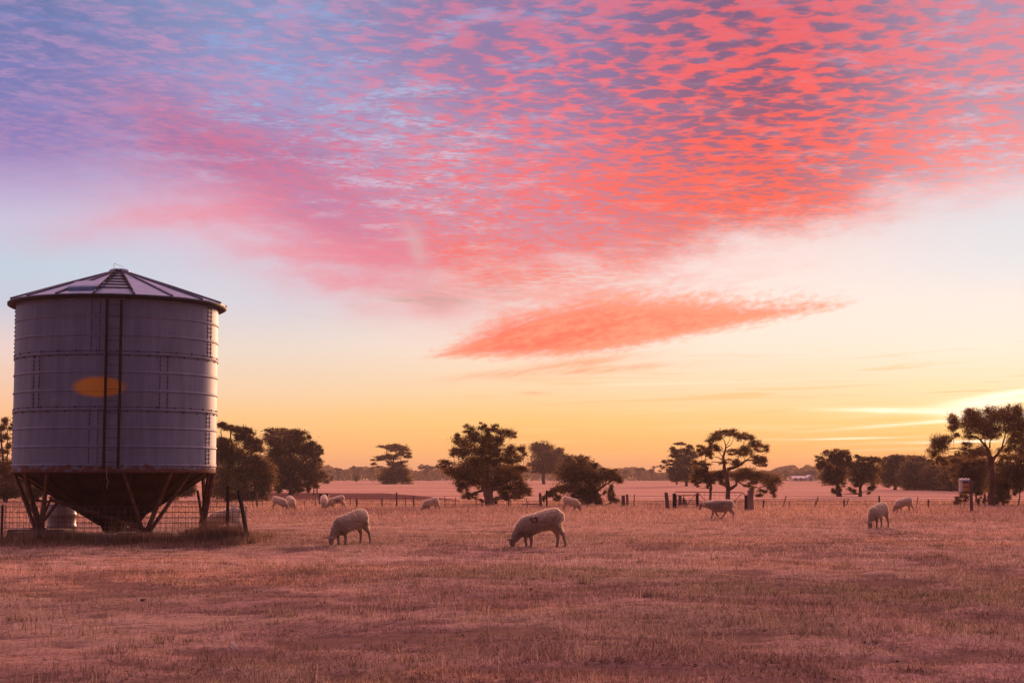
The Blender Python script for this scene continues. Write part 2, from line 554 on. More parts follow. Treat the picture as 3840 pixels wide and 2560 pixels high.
def vnoise(x, y, f, seed):
    """cheap smooth value noise"""
    r = np.random.default_rng(seed); T = r.random((64, 64))
    x = x * f; y = y * f
    xi = np.floor(x).astype(int); yi = np.floor(y).astype(int); fx = x - xi; fy = y - yi
    fx = fx * fx * (3 - 2 * fx); fy = fy * fy * (3 - 2 * fy)
    g_ = lambda a, b_: T[a % 64, b_ % 64]
    return (g_(xi, yi) * (1 - fx) + g_(xi + 1, yi) * fx) * (1 - fy) + (g_(xi, yi + 1) * (1 - fx) + g_(xi + 1, yi + 1) * fx) * fy


def fbm(x, y, f, seed, o=4):
    v = 0; a = 0.5; t = 0
    for k in range(o):
        v = v + a * vnoise(x, y, f * 2.03 ** k, seed + k); t += a; a *= 0.55
    return v / t


def sstep(v, a, b):
    t = np.clip((v - a) / (b - a), 0, 1); return t * t * (3 - 2 * t)


def zone(x, y, dx, dy, rx, ry):
    Yc = gy(dy * 1.6327); Xc = xat(dx * 1.6327, Yc)
    return np.exp(-((x - Xc) / rx) ** 2 - ((y - Yc) / ry) ** 2)


def bare(x, y):
    """trodden hollows and eaten-out spots, 0..1"""
    a_ = fbm(x * 0.8, y, 1.25, 61, 4); big_ = fbm(x, y, 0.16, 71, 3)
    zz = zone(x, y, 270, 1560, 1.6, 0.5) + zone(x, y, 90, 1525, 1.2, 0.5) + zone(x, y, 900, 1520, 2.0, 1.5) * 0.4 + zone(x, y, 2180, 1435, 0.9, 0.8) + zone(x, y, 1700, 1470, 0.7, 0.5) + zone(x, y, 1800, 1330, 3.2, 2.2) * 0.35
    sp_ = sstep(fbm(x * 0.75, y, 3.4, 121, 3) + 0.25 * (big_ - 0.5), 0.635, 0.74) * 0.85
    return np.maximum(sstep(a_ + 0.30 * (big_ - 0.5) + 0.10 * zz, 0.60, 0.70), sp_) * np.clip((75 - y) / 25, 0, 1)


def turf(x, y):
    """colour of the sward"""
    A = np.array([0.40, 0.230, 0.200]); PALE = np.array([0.56, 0.355, 0.305]); ORG = np.array([0.52, 0.275, 0.195]); OLV = np.array([0.255, 0.170, 0.120]); DRK = np.array([0.090, 0.050, 0.046]); FAR = np.array([0.56, 0.305, 0.225])
    m1 = fbm(x, y, 0.20, 81); m2 = fbm(x * 0.8, y, 0.75, 85); m3 = fbm(x, y, 0.09, 91, 3); m4 = fbm(x, y, 2.6, 95, 3)
    c = np.broadcast_to(A, x.shape + (3,)).copy()
    def mx(col, w):
        nonlocal c
        w = np.clip(w, 0, 1)[..., None]; c = c * (1 - w) + col * w
    mx(ORG, sstep(m1, 0.50, 0.66) * 0.8 + zone(x, y, 330, 1300, 3.5, 4.0) * 0.7)
    mx(PALE, sstep(m2 * 0.6 + m4 * 0.4, 0.54, 0.70) * 0.75 + zone(x, y, 230, 1422, 1.6, 1.3) * 0.7)
    mx(OLV, sstep(m3 * 0.55 + m2 * 0.45, 0.50, 0.60) * 0.60 + zone(x, y, 1950, 1340, 5.0, 5.0) * 0.55 + zone(x, y, 1750, 1460, 1.2, 1.6) * 0.5)
    mx(DRK * 1.6, sstep(1 - m2, 0.54, 0.66) * 0.55 * np.clip((60 - y) / 25, 0, 1))
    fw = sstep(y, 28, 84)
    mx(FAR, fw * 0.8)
    mx(DRK, bare(x, y) * 0.85)
    near_dim = 1 - sstep(y, 13, 34)
    c *= (1 - near_dim[..., None] * np.array([0.14, 0.17, 0.11]))  # sward darkened towards the camera: weaker backlight put into its colour
    fs = sstep(y, 90, 160)
    c *= (1 + fs * 0.75 * (fbm(x * 0.012, y * 0.05, 1.0, 111, 4) - 0.5))[..., None]
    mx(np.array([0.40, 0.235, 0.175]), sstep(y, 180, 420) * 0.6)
    return c * np.array([0.94, 1.07, 1.08])


def spaced(lo, hi, near_lo, near_hi, step, grow):
    a = list(np.arange(near_lo, near_hi, step))
    v, s = near_hi, step
    while v < hi: a.append(v); s *= grow; v += s
    a.append(hi)
    v, s = near_lo, step; b = []
    while v > lo: s *= grow; v -= s; b.append(max(v, lo))
    return np.array(sorted(set(b + a)))


xs = spaced(-2400, 2400, -12, 12, 0.13, 1.05); ys = spaced(-120, 2500, 8, 34, 0.13, 1.03)
XX, YY = np.meshgrid(xs, ys)
ZZ = ground_h(XX, YY)
near = (YY > 4) & (YY < 70)
def bumps(x, y): return 0.07 * (vnoise(x, y, 0.55, 41) - .5) + 0.05 * (vnoise(x, y, 1.4, 42) - .5) + 0.03 * (vnoise(x, y, 2.0, 43) - 0.5)
ZZ = ZZ + np.clip((52 - YY) / 12, 0, 1) * np.clip((YY - 2) / 4, 0, 1) * (bumps(XX, YY) * 0.8 - 0.03 * bare(XX, YY))
nxn, nyn = len(xs), len(ys)
me = bpy.data.meshes.new('ground')
me.vertices.add(nxn * nyn)
me.vertices.foreach_set('co', np.stack([XX, YY, ZZ], -1).astype(np.float32).ravel())
ii = np.arange((nyn - 1) * nxn).reshape(nyn - 1, nxn)[:, :-1].ravel()
q = np.stack([ii, ii + 1, ii + nxn + 1, ii + nxn], -1).astype(np.int32)
me.loops.add(q.size); me.loops.foreach_set('vertex_index', q.ravel())
me.polygons.add(len(q)); me.polygons.foreach_set('loop_start', np.arange(0, q.size, 4, dtype=np.int32))
me.polygons.foreach_set('use_smooth', np.ones(len(q), dtype=bool))
me.update(calc_edges=True)
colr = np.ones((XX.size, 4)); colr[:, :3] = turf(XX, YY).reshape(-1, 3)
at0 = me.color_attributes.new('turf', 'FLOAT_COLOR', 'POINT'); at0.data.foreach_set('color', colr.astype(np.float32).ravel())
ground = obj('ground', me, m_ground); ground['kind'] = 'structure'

# a strip of bare dark soil beyond the fence
m_soil, b = new_mat('bare_soil')
n = noise(texco(), 0.5, 6, 0.7); n2 = noise(texco(), 3.0, 4, 0.7)
link(mixc(smooth(n * 0.6 + n2 * 0.4, 0.38, 0.62), (0.10, 0.050, 0.048, 1), (0.26, 0.13, 0.11, 1)), b.inputs['Base Color'])
b.inputs['Roughness'].default_value = 1.0; b.inputs['Specular IOR Level'].default_value = 0.0
link(bump(n2, 0.8, 0.1), b.inputs['Normal'])
mb = MB(); N = 60; rows = 10
for j in range(rows + 1):
    for i in range(N + 1):
        t = j / rows; s_ = i / N
        Y = 118 + 62 * t + 3 * math.sin(s_ * 9)
        px = 940 + 800 * s_
        if s_ > 0.6: Y = 118 + (62 * (1 - (s_ - 0.6) / 0.4) + 1.5) * t
        X = xat(px, Y); mb.v.append((X, Y, gh(X, Y) + 0.012))
for j in range(rows):
    for i in range(N):
        a = j * (N + 1) + i; mb.f.append((a, a + 1, a + N + 2, a + N + 1))
soil = obj('bare_soil', mb, m_soil); soil['kind'] = 'structure'


# ------------------------------------------------------------------ grass
def patch(x, y):
    return 0.5 * vnoise(x, y, 0.22, 1) + 0.3 * vnoise(x, y, 0.8, 2) + 0.2 * vnoise(x, y, 2.5, 3)


def blades(x, y, h, w, lean=0.5, bend=0.0):
    n = len(x)
    z = ground_h(x, y) + np.clip((52 - y) / 12, 0, 1) * bumps(x, y) * 0.8
    a = rng.uniform(0, 2 * np.pi, n); ca_, sa_ = np.cos(a), np.sin(a)
    la = rng.uniform(0, 2 * np.pi, n); lm = np.abs(rng.normal(0, lean, n)) * h
    V = np.empty((n, 3, 3))
    V[:, 0, 0] = x - ca_ * w / 2; V[:, 0, 1] = y - sa_ * w / 2; V[:, 0, 2] = z - 0.01
    V[:, 1, 0] = x + ca_ * w / 2; V[:, 1, 1] = y + sa_ * w / 2; V[:, 1, 2] = z - 0.01
    V[:, 2, 0] = x + np.cos(la) * lm; V[:, 2, 1] = y + np.sin(la) * lm; V[:, 2, 2] = z + h
    return V.reshape(-1, 3)


def grass_mat(name, stops=None, trans=0.35):
    m, b = new_mat(name)
    if stops: c = ramp(island(), stops)
    else:
        ca = S.nt.nodes.new('ShaderNodeAttribute'); ca.attribute_name = 'turf'
        gcol = ramp(island(), [(0.0, (0.28, 0.25, 0.24, 1)), (0.25, (0.55, 0.52, 0.50, 1)), (0.6, (1.05, 1.05, 1.02, 1)), (0.88, (1.5, 1.55, 1.52, 1)), (1.0, (2.1, 2.4, 2.5, 1))])
        c = mixc(1.0, S(ca.outputs['Color']), gcol, 'MULTIPLY')
    link(c, b.inputs['Base Color']); b.inputs['Roughness'].default_value = 0.9
    b.inputs['Specular IOR Level'].default_value = 0.1
    t = S.nt.nodes.new('ShaderNodeBsdfTranslucent'); link(c, t.inputs[0])
    mx = S.nt.nodes.new('ShaderNodeMixShader'); mx.inputs[0].default_value = trans
    S.nt.links.new(b.outputs[0], mx.inputs[1]); S.nt.links.new(t.outputs[0], mx.inputs[2])
    S.nt.links.new(mx.outputs[0], S.nt.nodes['Material Output'].inputs[0])
    return m


m_grass = grass_mat('dry_grass', None, 0.45)
parts_ = []; tints_ = []


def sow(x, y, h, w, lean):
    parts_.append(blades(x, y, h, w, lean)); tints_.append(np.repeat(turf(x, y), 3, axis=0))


def scatter(n, y0, y1, power=1.0):
    """points over the visible wedge of ground between two distances"""
    u = rng.random(n); y = (y0 ** (1 - power) + u * (y1 ** (1 - power) - y0 ** (1 - power))) ** (1 / (1 - power)) if power != 1 else y0 * (y1 / y0) ** u
    half = 0.36 * y + 1.5
    x = rng.uniform(-1, 1, n) * half
    return x, y


# short grazed turf close to the camera
x, y = scatter(400000, 10.5, 48.0, 0.6)
p_ = patch(x, y); keep = rng.random(len(x)) < np.clip((p_ - 0.25) * 3.0, 0.10, 1) * (1 - 0.93 * bare(x, y))
x, y, p_ = x[keep], y[keep], p_[keep]
h = (0.018 + 0.065 * np.clip((p_ - 0.3) * 2.2, 0, 1) * rng.random(len(x)) ** 1.2) * rng.uniform(0.6, 1.3, len(x))
sow(x, y, h, 0.004 + 0.0003 * y, 1.5)
# tussocks, standing proud of the turf
nt_ = 300; tx, ty = scatter(nt_, 11, 40, 0.5); ok_ = bare(tx, ty) < 0.15; tx, ty = tx[ok_], ty[ok_]; nt_ = len(tx)
k_ = 60; x = np.repeat(tx, k_) + rng.normal(0, 0.09, nt_ * k_); y = np.repeat(ty, k_) + rng.normal(0, 0.09, nt_ * k_)
sow(x, y, rng.uniform(0.03, 0.11, len(x)) * np.repeat(rng.uniform(0.5, 1.25, nt_), k_), 0.005 + 0.0003 * y, 0.7)
# taller pale stalks in patches
x, y = scatter(34000, 11, 46.0, 0.5)
p_ = patch(x + 40, y + 13); keep = (p_ > 0.46) & (bare(x, y) < 0.4)
x, y = x[keep], y[keep]
sow(x, y, rng.uniform(0.06, 0.19, len(x)), 0.004 + 0.0002 * y, 0.5)
# longer feed farther back, hiding hooves
x, y = scatter(330000, 30.0, 118.0, 1.0)
keep = rng.random(len(x)) < np.clip((y - 30) / 34, 0.02, 1) * np.clip(0.35 + 1.3 * fbm(x, y * 0.6, 0.25, 131, 3), 0, 1); x, y = x[keep], y[keep]
p_ = patch(x * 0.5, y * 0.35)
ff = np.clip((y - 46) / 30, 0, 1)
h = (0.028 + (0.030 + 0.075 * ff) * np.clip(p_ * 1.6, 0, 1.2)) * rng.uniform(0.5, 1.25, len(x)) + 0.075 * np.clip((y - 70) / 6, 0, 1) * rng.uniform(0.3, 1.2, len(x))
sow(x, y, h, 0.006 + 0.0002 * y, 1.0)
gm = fast_mesh('grass', np.concatenate(parts_), 3)
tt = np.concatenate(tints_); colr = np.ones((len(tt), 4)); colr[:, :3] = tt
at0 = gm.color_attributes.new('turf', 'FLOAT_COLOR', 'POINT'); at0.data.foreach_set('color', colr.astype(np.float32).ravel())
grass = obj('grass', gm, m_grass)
tag(grass, kind='stuff', label='dry straw coloured grass covering the grazed paddock', cat='grass')
# ------------------------------------------------------------------ grain silo
SD = 42.0; SX = xat(431, SD); SR = 2.60
FRONT = math.atan2(-SD, -SX)          # direction from the silo's axis towards the camera


def sa_ng(deg, r, z):                 # angle measured from the camera-facing side, positive to the right
    a = FRONT + R(deg)
    return Vector((r * math.cos(a), r * math.sin(a), z))


m_galv, b = new_mat('galvanised_steel')
co = texco(); x, y, z = xyz(co)
ang = S.m('ARCTAN2', y, x)
n1 = noise(co, 1.2, 5, 0.6); n2 = noise(co, 14.0, 3, 0.6)
run = noise(vec(ang * 7.0, z * 0.25, 0.0), 2.0, 4, 0.6)
base = mixc(smooth(n1 * 0.5 + run * 0.5, 0.35, 0.65), (0.150, 0.178, 0.275, 1), (0.212, 0.250, 0.372, 1))
rust = smooth((2.06 - z) * 3.2 + (noise(vec(ang * 12.0, z * 6.0, 1.0), 1.5, 5, 0.65) - 0.5) * 2.4, 0.35, 0.75)
base = mixc(rust * 0.9, base, (0.16, 0.055, 0.032, 1))
# yellow painted oval, weathered soft at its rim
rel = S.m('WRAP', ang - (FRONT + R(-9.7)), math.pi, -math.pi) * SR
ov = (rel / 0.65) * (rel / 0.65) + ((z - 3.88) / 0.255) * ((z - 3.88) / 0.255) + (n2 - 0.5) * 0.25
oval = 1.0 - smooth(ov, 0.50, 1.35)
base = mixc(oval * 0.88, base, (0.78, 0.38, 0.04, 1))
link(base, b.inputs['Base Color'])
link(0.50 - 0.25 * sat(rust + oval), b.inputs['Metallic'])
link(0.58 + 0.12 * n1 + 0.3 * sat(rust + oval), b.inputs['Roughness'])
link(bump(n1 * 0.6 + n2 * 0.06, 0.25, 0.03), b.inputs['Normal'])

m_roof, b = new_mat('roof_sheet')
n1 = noise(texco(), 2.2, 5, 0.6); n2 = noise(texco(), 22.0, 3, 0.6)
link(mixc(smooth(n1, 0.35, 0.65), (0.155, 0.255, 0.430, 1), (0.235, 0.345, 0.545, 1)), b.inputs['Base Color'])
b.inputs['Metallic'].default_value = 0.45; link(0.42 + 0.2 * n1, b.inputs['Roughness'])
link(bump(n1 * 0.7 + n2 * 0.1, 0.2, 0.03), b.inputs['Normal'])
m_rib = basic('roof_rib_steel', (0.075, 0.085, 0.14), (0.13, 0.14, 0.21), 6, 0.55, 0.3)
m_dark = basic('weathered_dark_steel', (0.016, 0.010, 0.012), (0.040, 0.022, 0.022), 9, 0.8, 0.1)
m_black_steel = basic('tarnished_eave', (0.014, 0.010, 0.014), (0.03, 0.022, 0.028), 9, 0.7, 0.0)
m_lightwire = basic('bright_wire', (0.55, 0.46, 0.42), (0.75, 0.66, 0.60), 4, 0.5, 0.2)
m_bolt = basic('oxidised_bolt', (0.03, 0.022, 0.03), (0.06, 0.04, 0.045), 20, 0.6, 0.5)
m_rustleg = basic('rusty_steel', (0.085, 0.036, 0.025), (0.16, 0.070, 0.048), 5, 0.8, 0.15, 0.4)
m_hopper = basic('dark_hopper_steel', (0.040, 0.020, 0.018), (0.095, 0.046, 0.036), 1.6, 0.62, 0.35, 0.3, 0.03)  # mottled dark brown steel, darker than the shell
m_concrete = basic('old_concrete', (0.15, 0.105, 0.095), (0.30, 0.22, 0.20), 3.5, 0.95, 0, 0.5, 0.02)
m_wire = basic('galvanised_wire', (0.09, 0.055, 0.05), (0.20, 0.14, 0.13), 4, 0.5, 0.5)

silo = empty('grain_silo', (SX, SD, 0), 'tall round galvanised grain silo with conical roof standing on rusty legs', 'grain silo')
ringz = [1.945 + 0.463 * k for k in range(9)]
prof = [(SR, 1.78)]
for zz in ringz:
    prof += [(SR, zz - 0.035), (SR + 0.016, zz - 0.022), (SR + 0.024, zz), (SR + 0.016, zz + 0.022), (SR, zz + 0.035)]
prof += [(SR, 6.14), (SR - 0.02, 6.14), (SR - 0.02, 1.78), (SR, 1.78)]
mb = MB(); mb.lathe(prof, 128)
shell = obj('shell', mb, m_galv, silo, smooth=True)
shell.modifiers.new('edges', 'EDGE_SPLIT').split_angle = R(50)


def seam(parent, deg, z0, z1):
    mb = MB()
    pts = [sa_ng(deg, SR + 0.004, z0 + (z1 - z0) * k / 6) for k in range(7)]
    for off in (-2.3, 2.3):
        k = 0; zz = z0 + 0.06
        while zz < z1:
            if min(abs(zz - rz) for rz in ringz) > 0.05:
                p = sa_ng(deg + off, SR + 0.002, zz); q_ = sa_ng(deg + off, SR + 0.026, zz)
                mb.path([p, q_], 0.015, 6)
            zz += 0.105
        p0 = sa_ng(deg + off, SR + 0.003, z0); p1 = sa_ng(deg + off, SR + 0.003, z1)
        mb.path([p0, p1], 0.004, 4)
    return obj('bolted_seam', mb, m_bolt, parent)


for k in range(-2, 3):
    seam(shell, -12 + 75 * k, ringz[6], 6.05); seam(shell, 26 + 75 * k, ringz[3], ringz[6]); seam(shell, -12 + 75 * k, 1.86, ringz[3])
for kz in (3, 6):
    for g_ in range(8):
        mb = MB()
        for i in range(g_ * 8, g_ * 8 + 8):
            d = 360 / 64 * i
            for dz in ((-0.055,) if i % 2 else (0.055,)):
                p = sa_ng(d, SR + 0.002, ringz[kz] + dz); q_ = sa_ng(d, SR + 0.024, ringz[kz] + dz); mb.path([p, q_], 0.021, 6)
        for dz in (-0.055, 0.055): mb.path([sa_ng(360 / 64 * (g_ * 8 + i * 0.5), SR + 0.003, ringz[kz] + dz) for i in range(17)], 0.006, 4)
        obj('bolted_seam', mb, m_bolt, shell)

# roof
mb = MB(); NR = 18; off = 7.5
prof = [(2.57, 6.14), (2.73, 6.09), (2.80, 6.12), (2.81, 6.19)]
mb.lathe(prof + [(0.22, 7.06), (0.0, 7.06)], 36)
roof = obj('roof', mb, m_roof, silo)
mb = MB(); mb.lathe([(2.56, 6.135), (2.755, 6.075), (2.82, 6.11), (2.822, 6.165), (2.80, 6.175)], 72)
obj('eave_gutter', mb, m_black_steel, roof, smooth=True)
zr = lambda r: 6.19 + (2.81 - r) / (2.81 - 0.22) * (7.06 - 6.19)
for i in range(NR):
    d = off + 20 * i
    mb = MB(); mb.path([sa_ng(d, 2.825, zr(2.825) + 0.02), sa_ng(d, 1.5, zr(1.5) + 0.025), sa_ng(d, 0.25, zr(0.25) + 0.02)], [0.030, 0.027, 0.018], 6)
    obj('roof_rib', mb, m_rib, roof)
mb = MB(); mb.lathe([(0.0, 7.03), (0.24, 7.03), (0.27, 7.06), (0.26, 7.12), (0.21, 7.15), (0.0, 7.16)], 32)
obj('roof_cap', mb, m_roof, roof, smooth=True)
mb = MB()
for d in (-11.4, 6.6):
    mb.path([sa_ng(d, 2.74, zr(2.74) + 0.10), sa_ng(d, 0.35, zr(0.35) + 0.09)], 0.024, 6)
for k in range(7):
    r_ = 2.56 - 0.33 * k if k else 2.60
    mb.path([sa_ng(-11.4, r_, zr(r_) + 0.10), sa_ng(6.6, r_, zr(r_) + 0.10)], 0.020, 6)
obj('roof_ladder', mb, m_dark, roof)
# raised hatch on the roof to the left of the ladder
def hatch():
    mb = MB(); rings = []
    for lift, ins in ((0.0, 0.0), (0.09, 0.0), (0.12, 0.05)):
        ring = []
        for i in range(24):
            a = 2 * math.pi * i / 24
            ca_, sn_ = math.cos(a), math.sin(a)
            e = 0.42
            u = math.copysign(abs(ca_) ** e, ca_) * (0.42 - ins); v = math.copysign(abs(sn_) ** e, sn_) * (0.33 - ins)
            r_ = 2.18 + v; d = -22 + math.degrees(u / r_)
            ring.append(sa_ng(d, r_, zr(r_) + lift))
        rings.append(ring)
    mb.loft(rings)
    return mb
obj('hatch', hatch(), m_roof, roof, bevel=0.01)
mb = MB(); c_ = sa_ng(-60, 0.15, 7.16)
mb.path([c_, c_ + Vector((-0.02, 0, 0.10)), c_ + Vector((0.02, 0, 0.14))], 0.006, 5); mb.path([c_ + Vector((0, 0, 0.13)), c_ + Vector((0.25, 0, 0.03))], 0.004, 5)
obj('wire_tie', mb, m_wire, roof)

# ladder up the wall
lad = bpy.data.objects.new('ladder', None); COL.objects.link(lad); lad.parent = silo
LR = SR + 0.16
for d in (-5.8, 1.4):
    mb = MB(); mb.path([sa_ng(d, LR, 1.86), sa_ng(d, LR, 3.34), sa_ng(d + 0.15, LR, 3.36), sa_ng(d, LR, 6.05)], 0.036, 4)
    for zz in (2.1, 3.3, 4.5, 5.7): mb.path([sa_ng(d, SR, zz), sa_ng(d, LR, zz)], 0.018, 4)
    obj('rail', mb, m_dark, lad)
for k in range(14):
    mb = MB(); mb.path([sa_ng(-5.8, LR, 2.02 + 0.30 * k), sa_ng(1.4, LR, 2.02 + 0.30 * k)], 0.006, 6); obj('rung', mb, m_dark, lad)

# hopper, a cone of flat plates with stiffening ribs
NP = 20
mb = MB()
def ringp(r, z, n=NP): return [sa_ng(360 / n * (i + 0.5), r, z) for i in range(n)]
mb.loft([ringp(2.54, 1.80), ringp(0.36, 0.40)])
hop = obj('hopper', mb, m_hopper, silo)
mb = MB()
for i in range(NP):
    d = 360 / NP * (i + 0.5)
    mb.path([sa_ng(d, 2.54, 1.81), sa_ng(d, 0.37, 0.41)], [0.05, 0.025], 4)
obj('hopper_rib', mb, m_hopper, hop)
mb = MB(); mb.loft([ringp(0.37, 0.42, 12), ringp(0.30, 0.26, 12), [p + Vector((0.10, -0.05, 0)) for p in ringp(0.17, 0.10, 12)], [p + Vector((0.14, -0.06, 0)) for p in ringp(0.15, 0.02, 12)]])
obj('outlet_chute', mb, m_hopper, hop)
mb = MB(); mb.path([sa_ng(360 / 64 * i, SR - 0.05, 1.80) for i in range(65)], 0.05, 6, cap=False)
obj('ring_beam', mb, m_rustleg, silo)

# legs: five feet, each with an upright and two raking struts
PLZ = 0.28
for fd, outs in ((-124, (-158, -136, -110)), (-52, (-86, -60, -40)), (20, (4, 33, 48)), (92, (70, 92, 114)), (164, (140, 164, 186))):
    ft = sa_ng(fd, 2.30, PLZ)
    for j, o_ in enumerate(outs):
        top = sa_ng(o_, SR - 0.06, 1.80)
        mb = MB(); mb.path([ft + (top - ft).normalized() * 0.03 + Vector(((j - 1) * 0.07, 0, 0)), top], 0.050 if j != 1 else 0.060, 4)
        obj('leg', mb, m_rustleg, silo)
    mb = MB(); mb.box(ft + Vector((0, 0, 0.015)), (0.42, 0.36, 0.03)); obj('foot_plate', mb, m_rustleg, silo)
mb = MB(); a_ = sa_ng(-52, 2.3, 1.02); 
mb.path([sa_ng(-40, 2.42, 1.10) , sa_ng(20, 2.30, PLZ + 0.07)], 0.045, 4)
mb.path([sa_ng(-57, 2.36, 1.08), sa_ng(-41, 2.44, 1.05)], 0.03, 5)
obj('brace', mb, m_rustleg, silo)
for d0, r0_, z0_, d1, r1_, z1_ in ((-124, 2.30, PLZ + 0.1, -98, 1.62, 1.12), (-124, 2.3, PLZ + .05, -88, 2.2, 1.05), (164, 2.3, PLZ + .05, 196, 2.45, 1.2), (92, 2.3, PLZ + .1, 60, 2.4, 1.3), (-52, 2.3, PLZ + .1, -66, 1.9, 1.25)):
    mb = MB(); mb.path([sa_ng(d0, r0_, z0_), sa_ng(d1, r1_, z1_)], 0.034, 4); obj('brace', mb, m_rustleg, silo)
mb = MB(); c_ = sa_ng(-4.2, SR + 0.20, 2.46)
mb.path([c_, c_ + Vector((0.01, 0, -0.5)), c_ + Vector((0.00, 0, -0.82)), c_ + Vector((0.06, 0.0, -0.92)), c_ + Vector((0.03, 0, -0.95)), c_ + Vector((0.02, 0, -1.10))], 0.010, 5)
obj('rope', mb, basic('pale_rope', (0.20, 0.16, 0.155), (0.30, 0.25, 0.24), 30), silo)

# footings under the feet
def footing(deg, sx, sy, label, top=PLZ):
    c = sa_ng(deg, 2.30, 0)
    mb = MB(); mb.box((0, 0, (top - 0.1) / 2), (sx, sy, top + 0.1))
    o = obj('concrete_footing', mb, m_concrete, None, bevel=0.02, loc=(SX + c.x, SD + c.y, 0))
    return tag(o, label, 'footing', 'concrete footings under the silo')
footing(-124, 1.5, 0.9, 'low concrete footing under the front left foot of the silo')
footing(-52, 1.2, 0.8, 'low concrete footing under the silo foot right of the hopper outlet')
footing(20, 1.5, 0.8, 'long low concrete footing under the right outer foot of the silo')
footing(92, 0.8, 0.8, 'concrete footing behind the hopper outlet at the back of the silo')
footing(164, 0.9, 0.8, 'concrete footing under the back left foot of the silo')

# ------------------------------------------------------------------ wire mesh yard round the silo
def mesh_panel(name, p0, p1, h, label, cells_h=7, step=0.17, z0=0.06, parent=None, r=0.0055, sag=0.0, mat=None):
    p0, p1 = Vector(p0), Vector(p1); L = (p1 - p0).length; n = max(2, int(L / step)); mb = MB()
    for i in range(n + 1):
        t = i / n; q_ = p0.lerp(p1, t); j = random.uniform(-0.012, 0.012)
        mb.path([q_ + Vector((j, 0, z0)), q_ + Vector((j + random.uniform(-.01, .01), random.uniform(-.02, .02), z0 + h * 0.5)), q_ + Vector((j, 0, z0 + h))], r, 4, cap=False)
    for k in range(cells_h + 1):
        zz = z0 + h * k / cells_h
        mb.path([p0.lerp(p1, i / 8) + Vector((0, random.uniform(-.01, .01), zz - sag * math.sin(math.pi * i / 8) + random.uniform(-.008, .008))) for i in range(9)], r, 4, cap=False)
    return obj(name, mb, mat or m_wire, parent)


fy = 39.15
yard = empty('wire_yard_fence', (SX, fy, 0), 'sheep mesh wire fence around the foot of the silo, held by dark steel posts', 'fence')
def yp(px, Y): return Vector((xat(px, Y) - SX, Y - fy, 0))
corner = yp(926, 39.4)
mesh_panel('wire_mesh', yp(-160, 39.3), corner, 0.90, '', 7, 0.165, 0.03, yard)
mesh_panel('wire_mesh', corner, yp(868, 41.6), 0.90, '', 7, 0.165, 0.03, yard, 0.008, 0.0, m_lightwire)
mesh_panel('wire_mesh', yp(-160, 45.6), yp(868, 45.4), 0.92, '', 6, 0.20, 0.05, yard)
mesh_panel('wire_mesh', yp(-60, 43.0), yp(26, 39.6), 0.92, '', 7, 0.20, 0.05, yard, 0.006)
def steel_post(p0, p1, r=0.035):
    mb = MB(); mb.path([p0, p1], r, 4); obj('post', mb, m_dark, yard)
steel_post(yp(940, 38.9) + Vector((0, 0, -0.1)), yp(896, 39.6) + Vector((0, 0, 1.32)), 0.048)
steel_post(yp(857, 41.8) + Vector((0, 0, -0.1)), yp(855, 41.8) + Vector((0, 0, 1.42)), 0.040)
steel_post(yp(12, 39.4) + Vector((0, 0, -0.1)), yp(12, 39.4) + Vector((0, 0, 0.98)), 0.02)

# drum and low trough behind the wire
m_drum, b = new_mat('faded_plastic_drum')
n1 = noise(texco(), 3, 5, 0.6)
link(mixc(n1, (0.20, 0.15, 0.155, 1), (0.31, 0.25, 0.25, 1)), b.inputs['Base Color']); b.inputs['Roughness'].default_value = 0.45
DY = 44.6; DX = xat(235, DY)
mb = MB(); r0 = 0.385
mb.lathe([(0, 0), (r0 - .03, 0), (r0, 0.03), (r0, 0.28), (r0 + .02, 0.30), (r0 + .02, 0.34), (r0, 0.36), (r0, 0.60), (r0 + .02, 0.62), (r0 + .02, 0.66), (r0, 0.68), (r0, 0.86), (r0 - .03, 0.90), (r0 - 0.05, 0.90)], 40)
drum = empty('drum', (DX, DY, gh(DX, DY)), 'pale upright drum with raised hoops behind the left silo legs', 'drum')
obj('drum_body', mb, m_drum, drum, smooth=True)
mb = MB(); mb.lathe([(0, 0.905), (r0 - 0.02, 0.905), (r0 - 0.01, 0.93), (r0 - 0.05, 0.94), (r0 - 0.06, 0.925), (0, 0.925)], 40); mb.path([(0.12, -0.1, 0.92), (0.12, -0.1, 0.965)], 0.045, 10)
obj('drum_lid', mb, m_drum, drum, smooth=True)
TY = 39.5; TX = xat(383, TY)
m_trough = basic('chalky_trough', (0.42, 0.33, 0.30), (0.58, 0.48, 0.44), 4, 0.8)
mb = MB()
a, c2, hh, tt = 0.37, 0.19, 0.24, 0.03
mb.loft([[Vector((sx * (a - .04), sy * (c2 - .03), 0)) for sx, sy in ((-1, -1), (1, -1), (1, 1), (-1, 1))],
         [Vector((sx * a, sy * c2, hh)) for sx, sy in ((-1, -1), (1, -1), (1, 1), (-1, 1))],
         [Vector((sx * (a - tt), sy * (c2 - tt), hh)) for sx, sy in ((-1, -1), (1, -1), (1, 1), (-1, 1))],
         [Vector((sx * (a - tt - .04), sy * (c2 - tt - .03), 0.06)) for sx, sy in ((-1, -1), (1, -1), (1, 1), (-1, 1))]])
tag(obj('feed_trough', mb, m_trough, None, bevel=0.008, loc=(TX, TY, gh(TX, TY))), 'low pale feed trough half buried in grass under the silo outlet', 'trough')

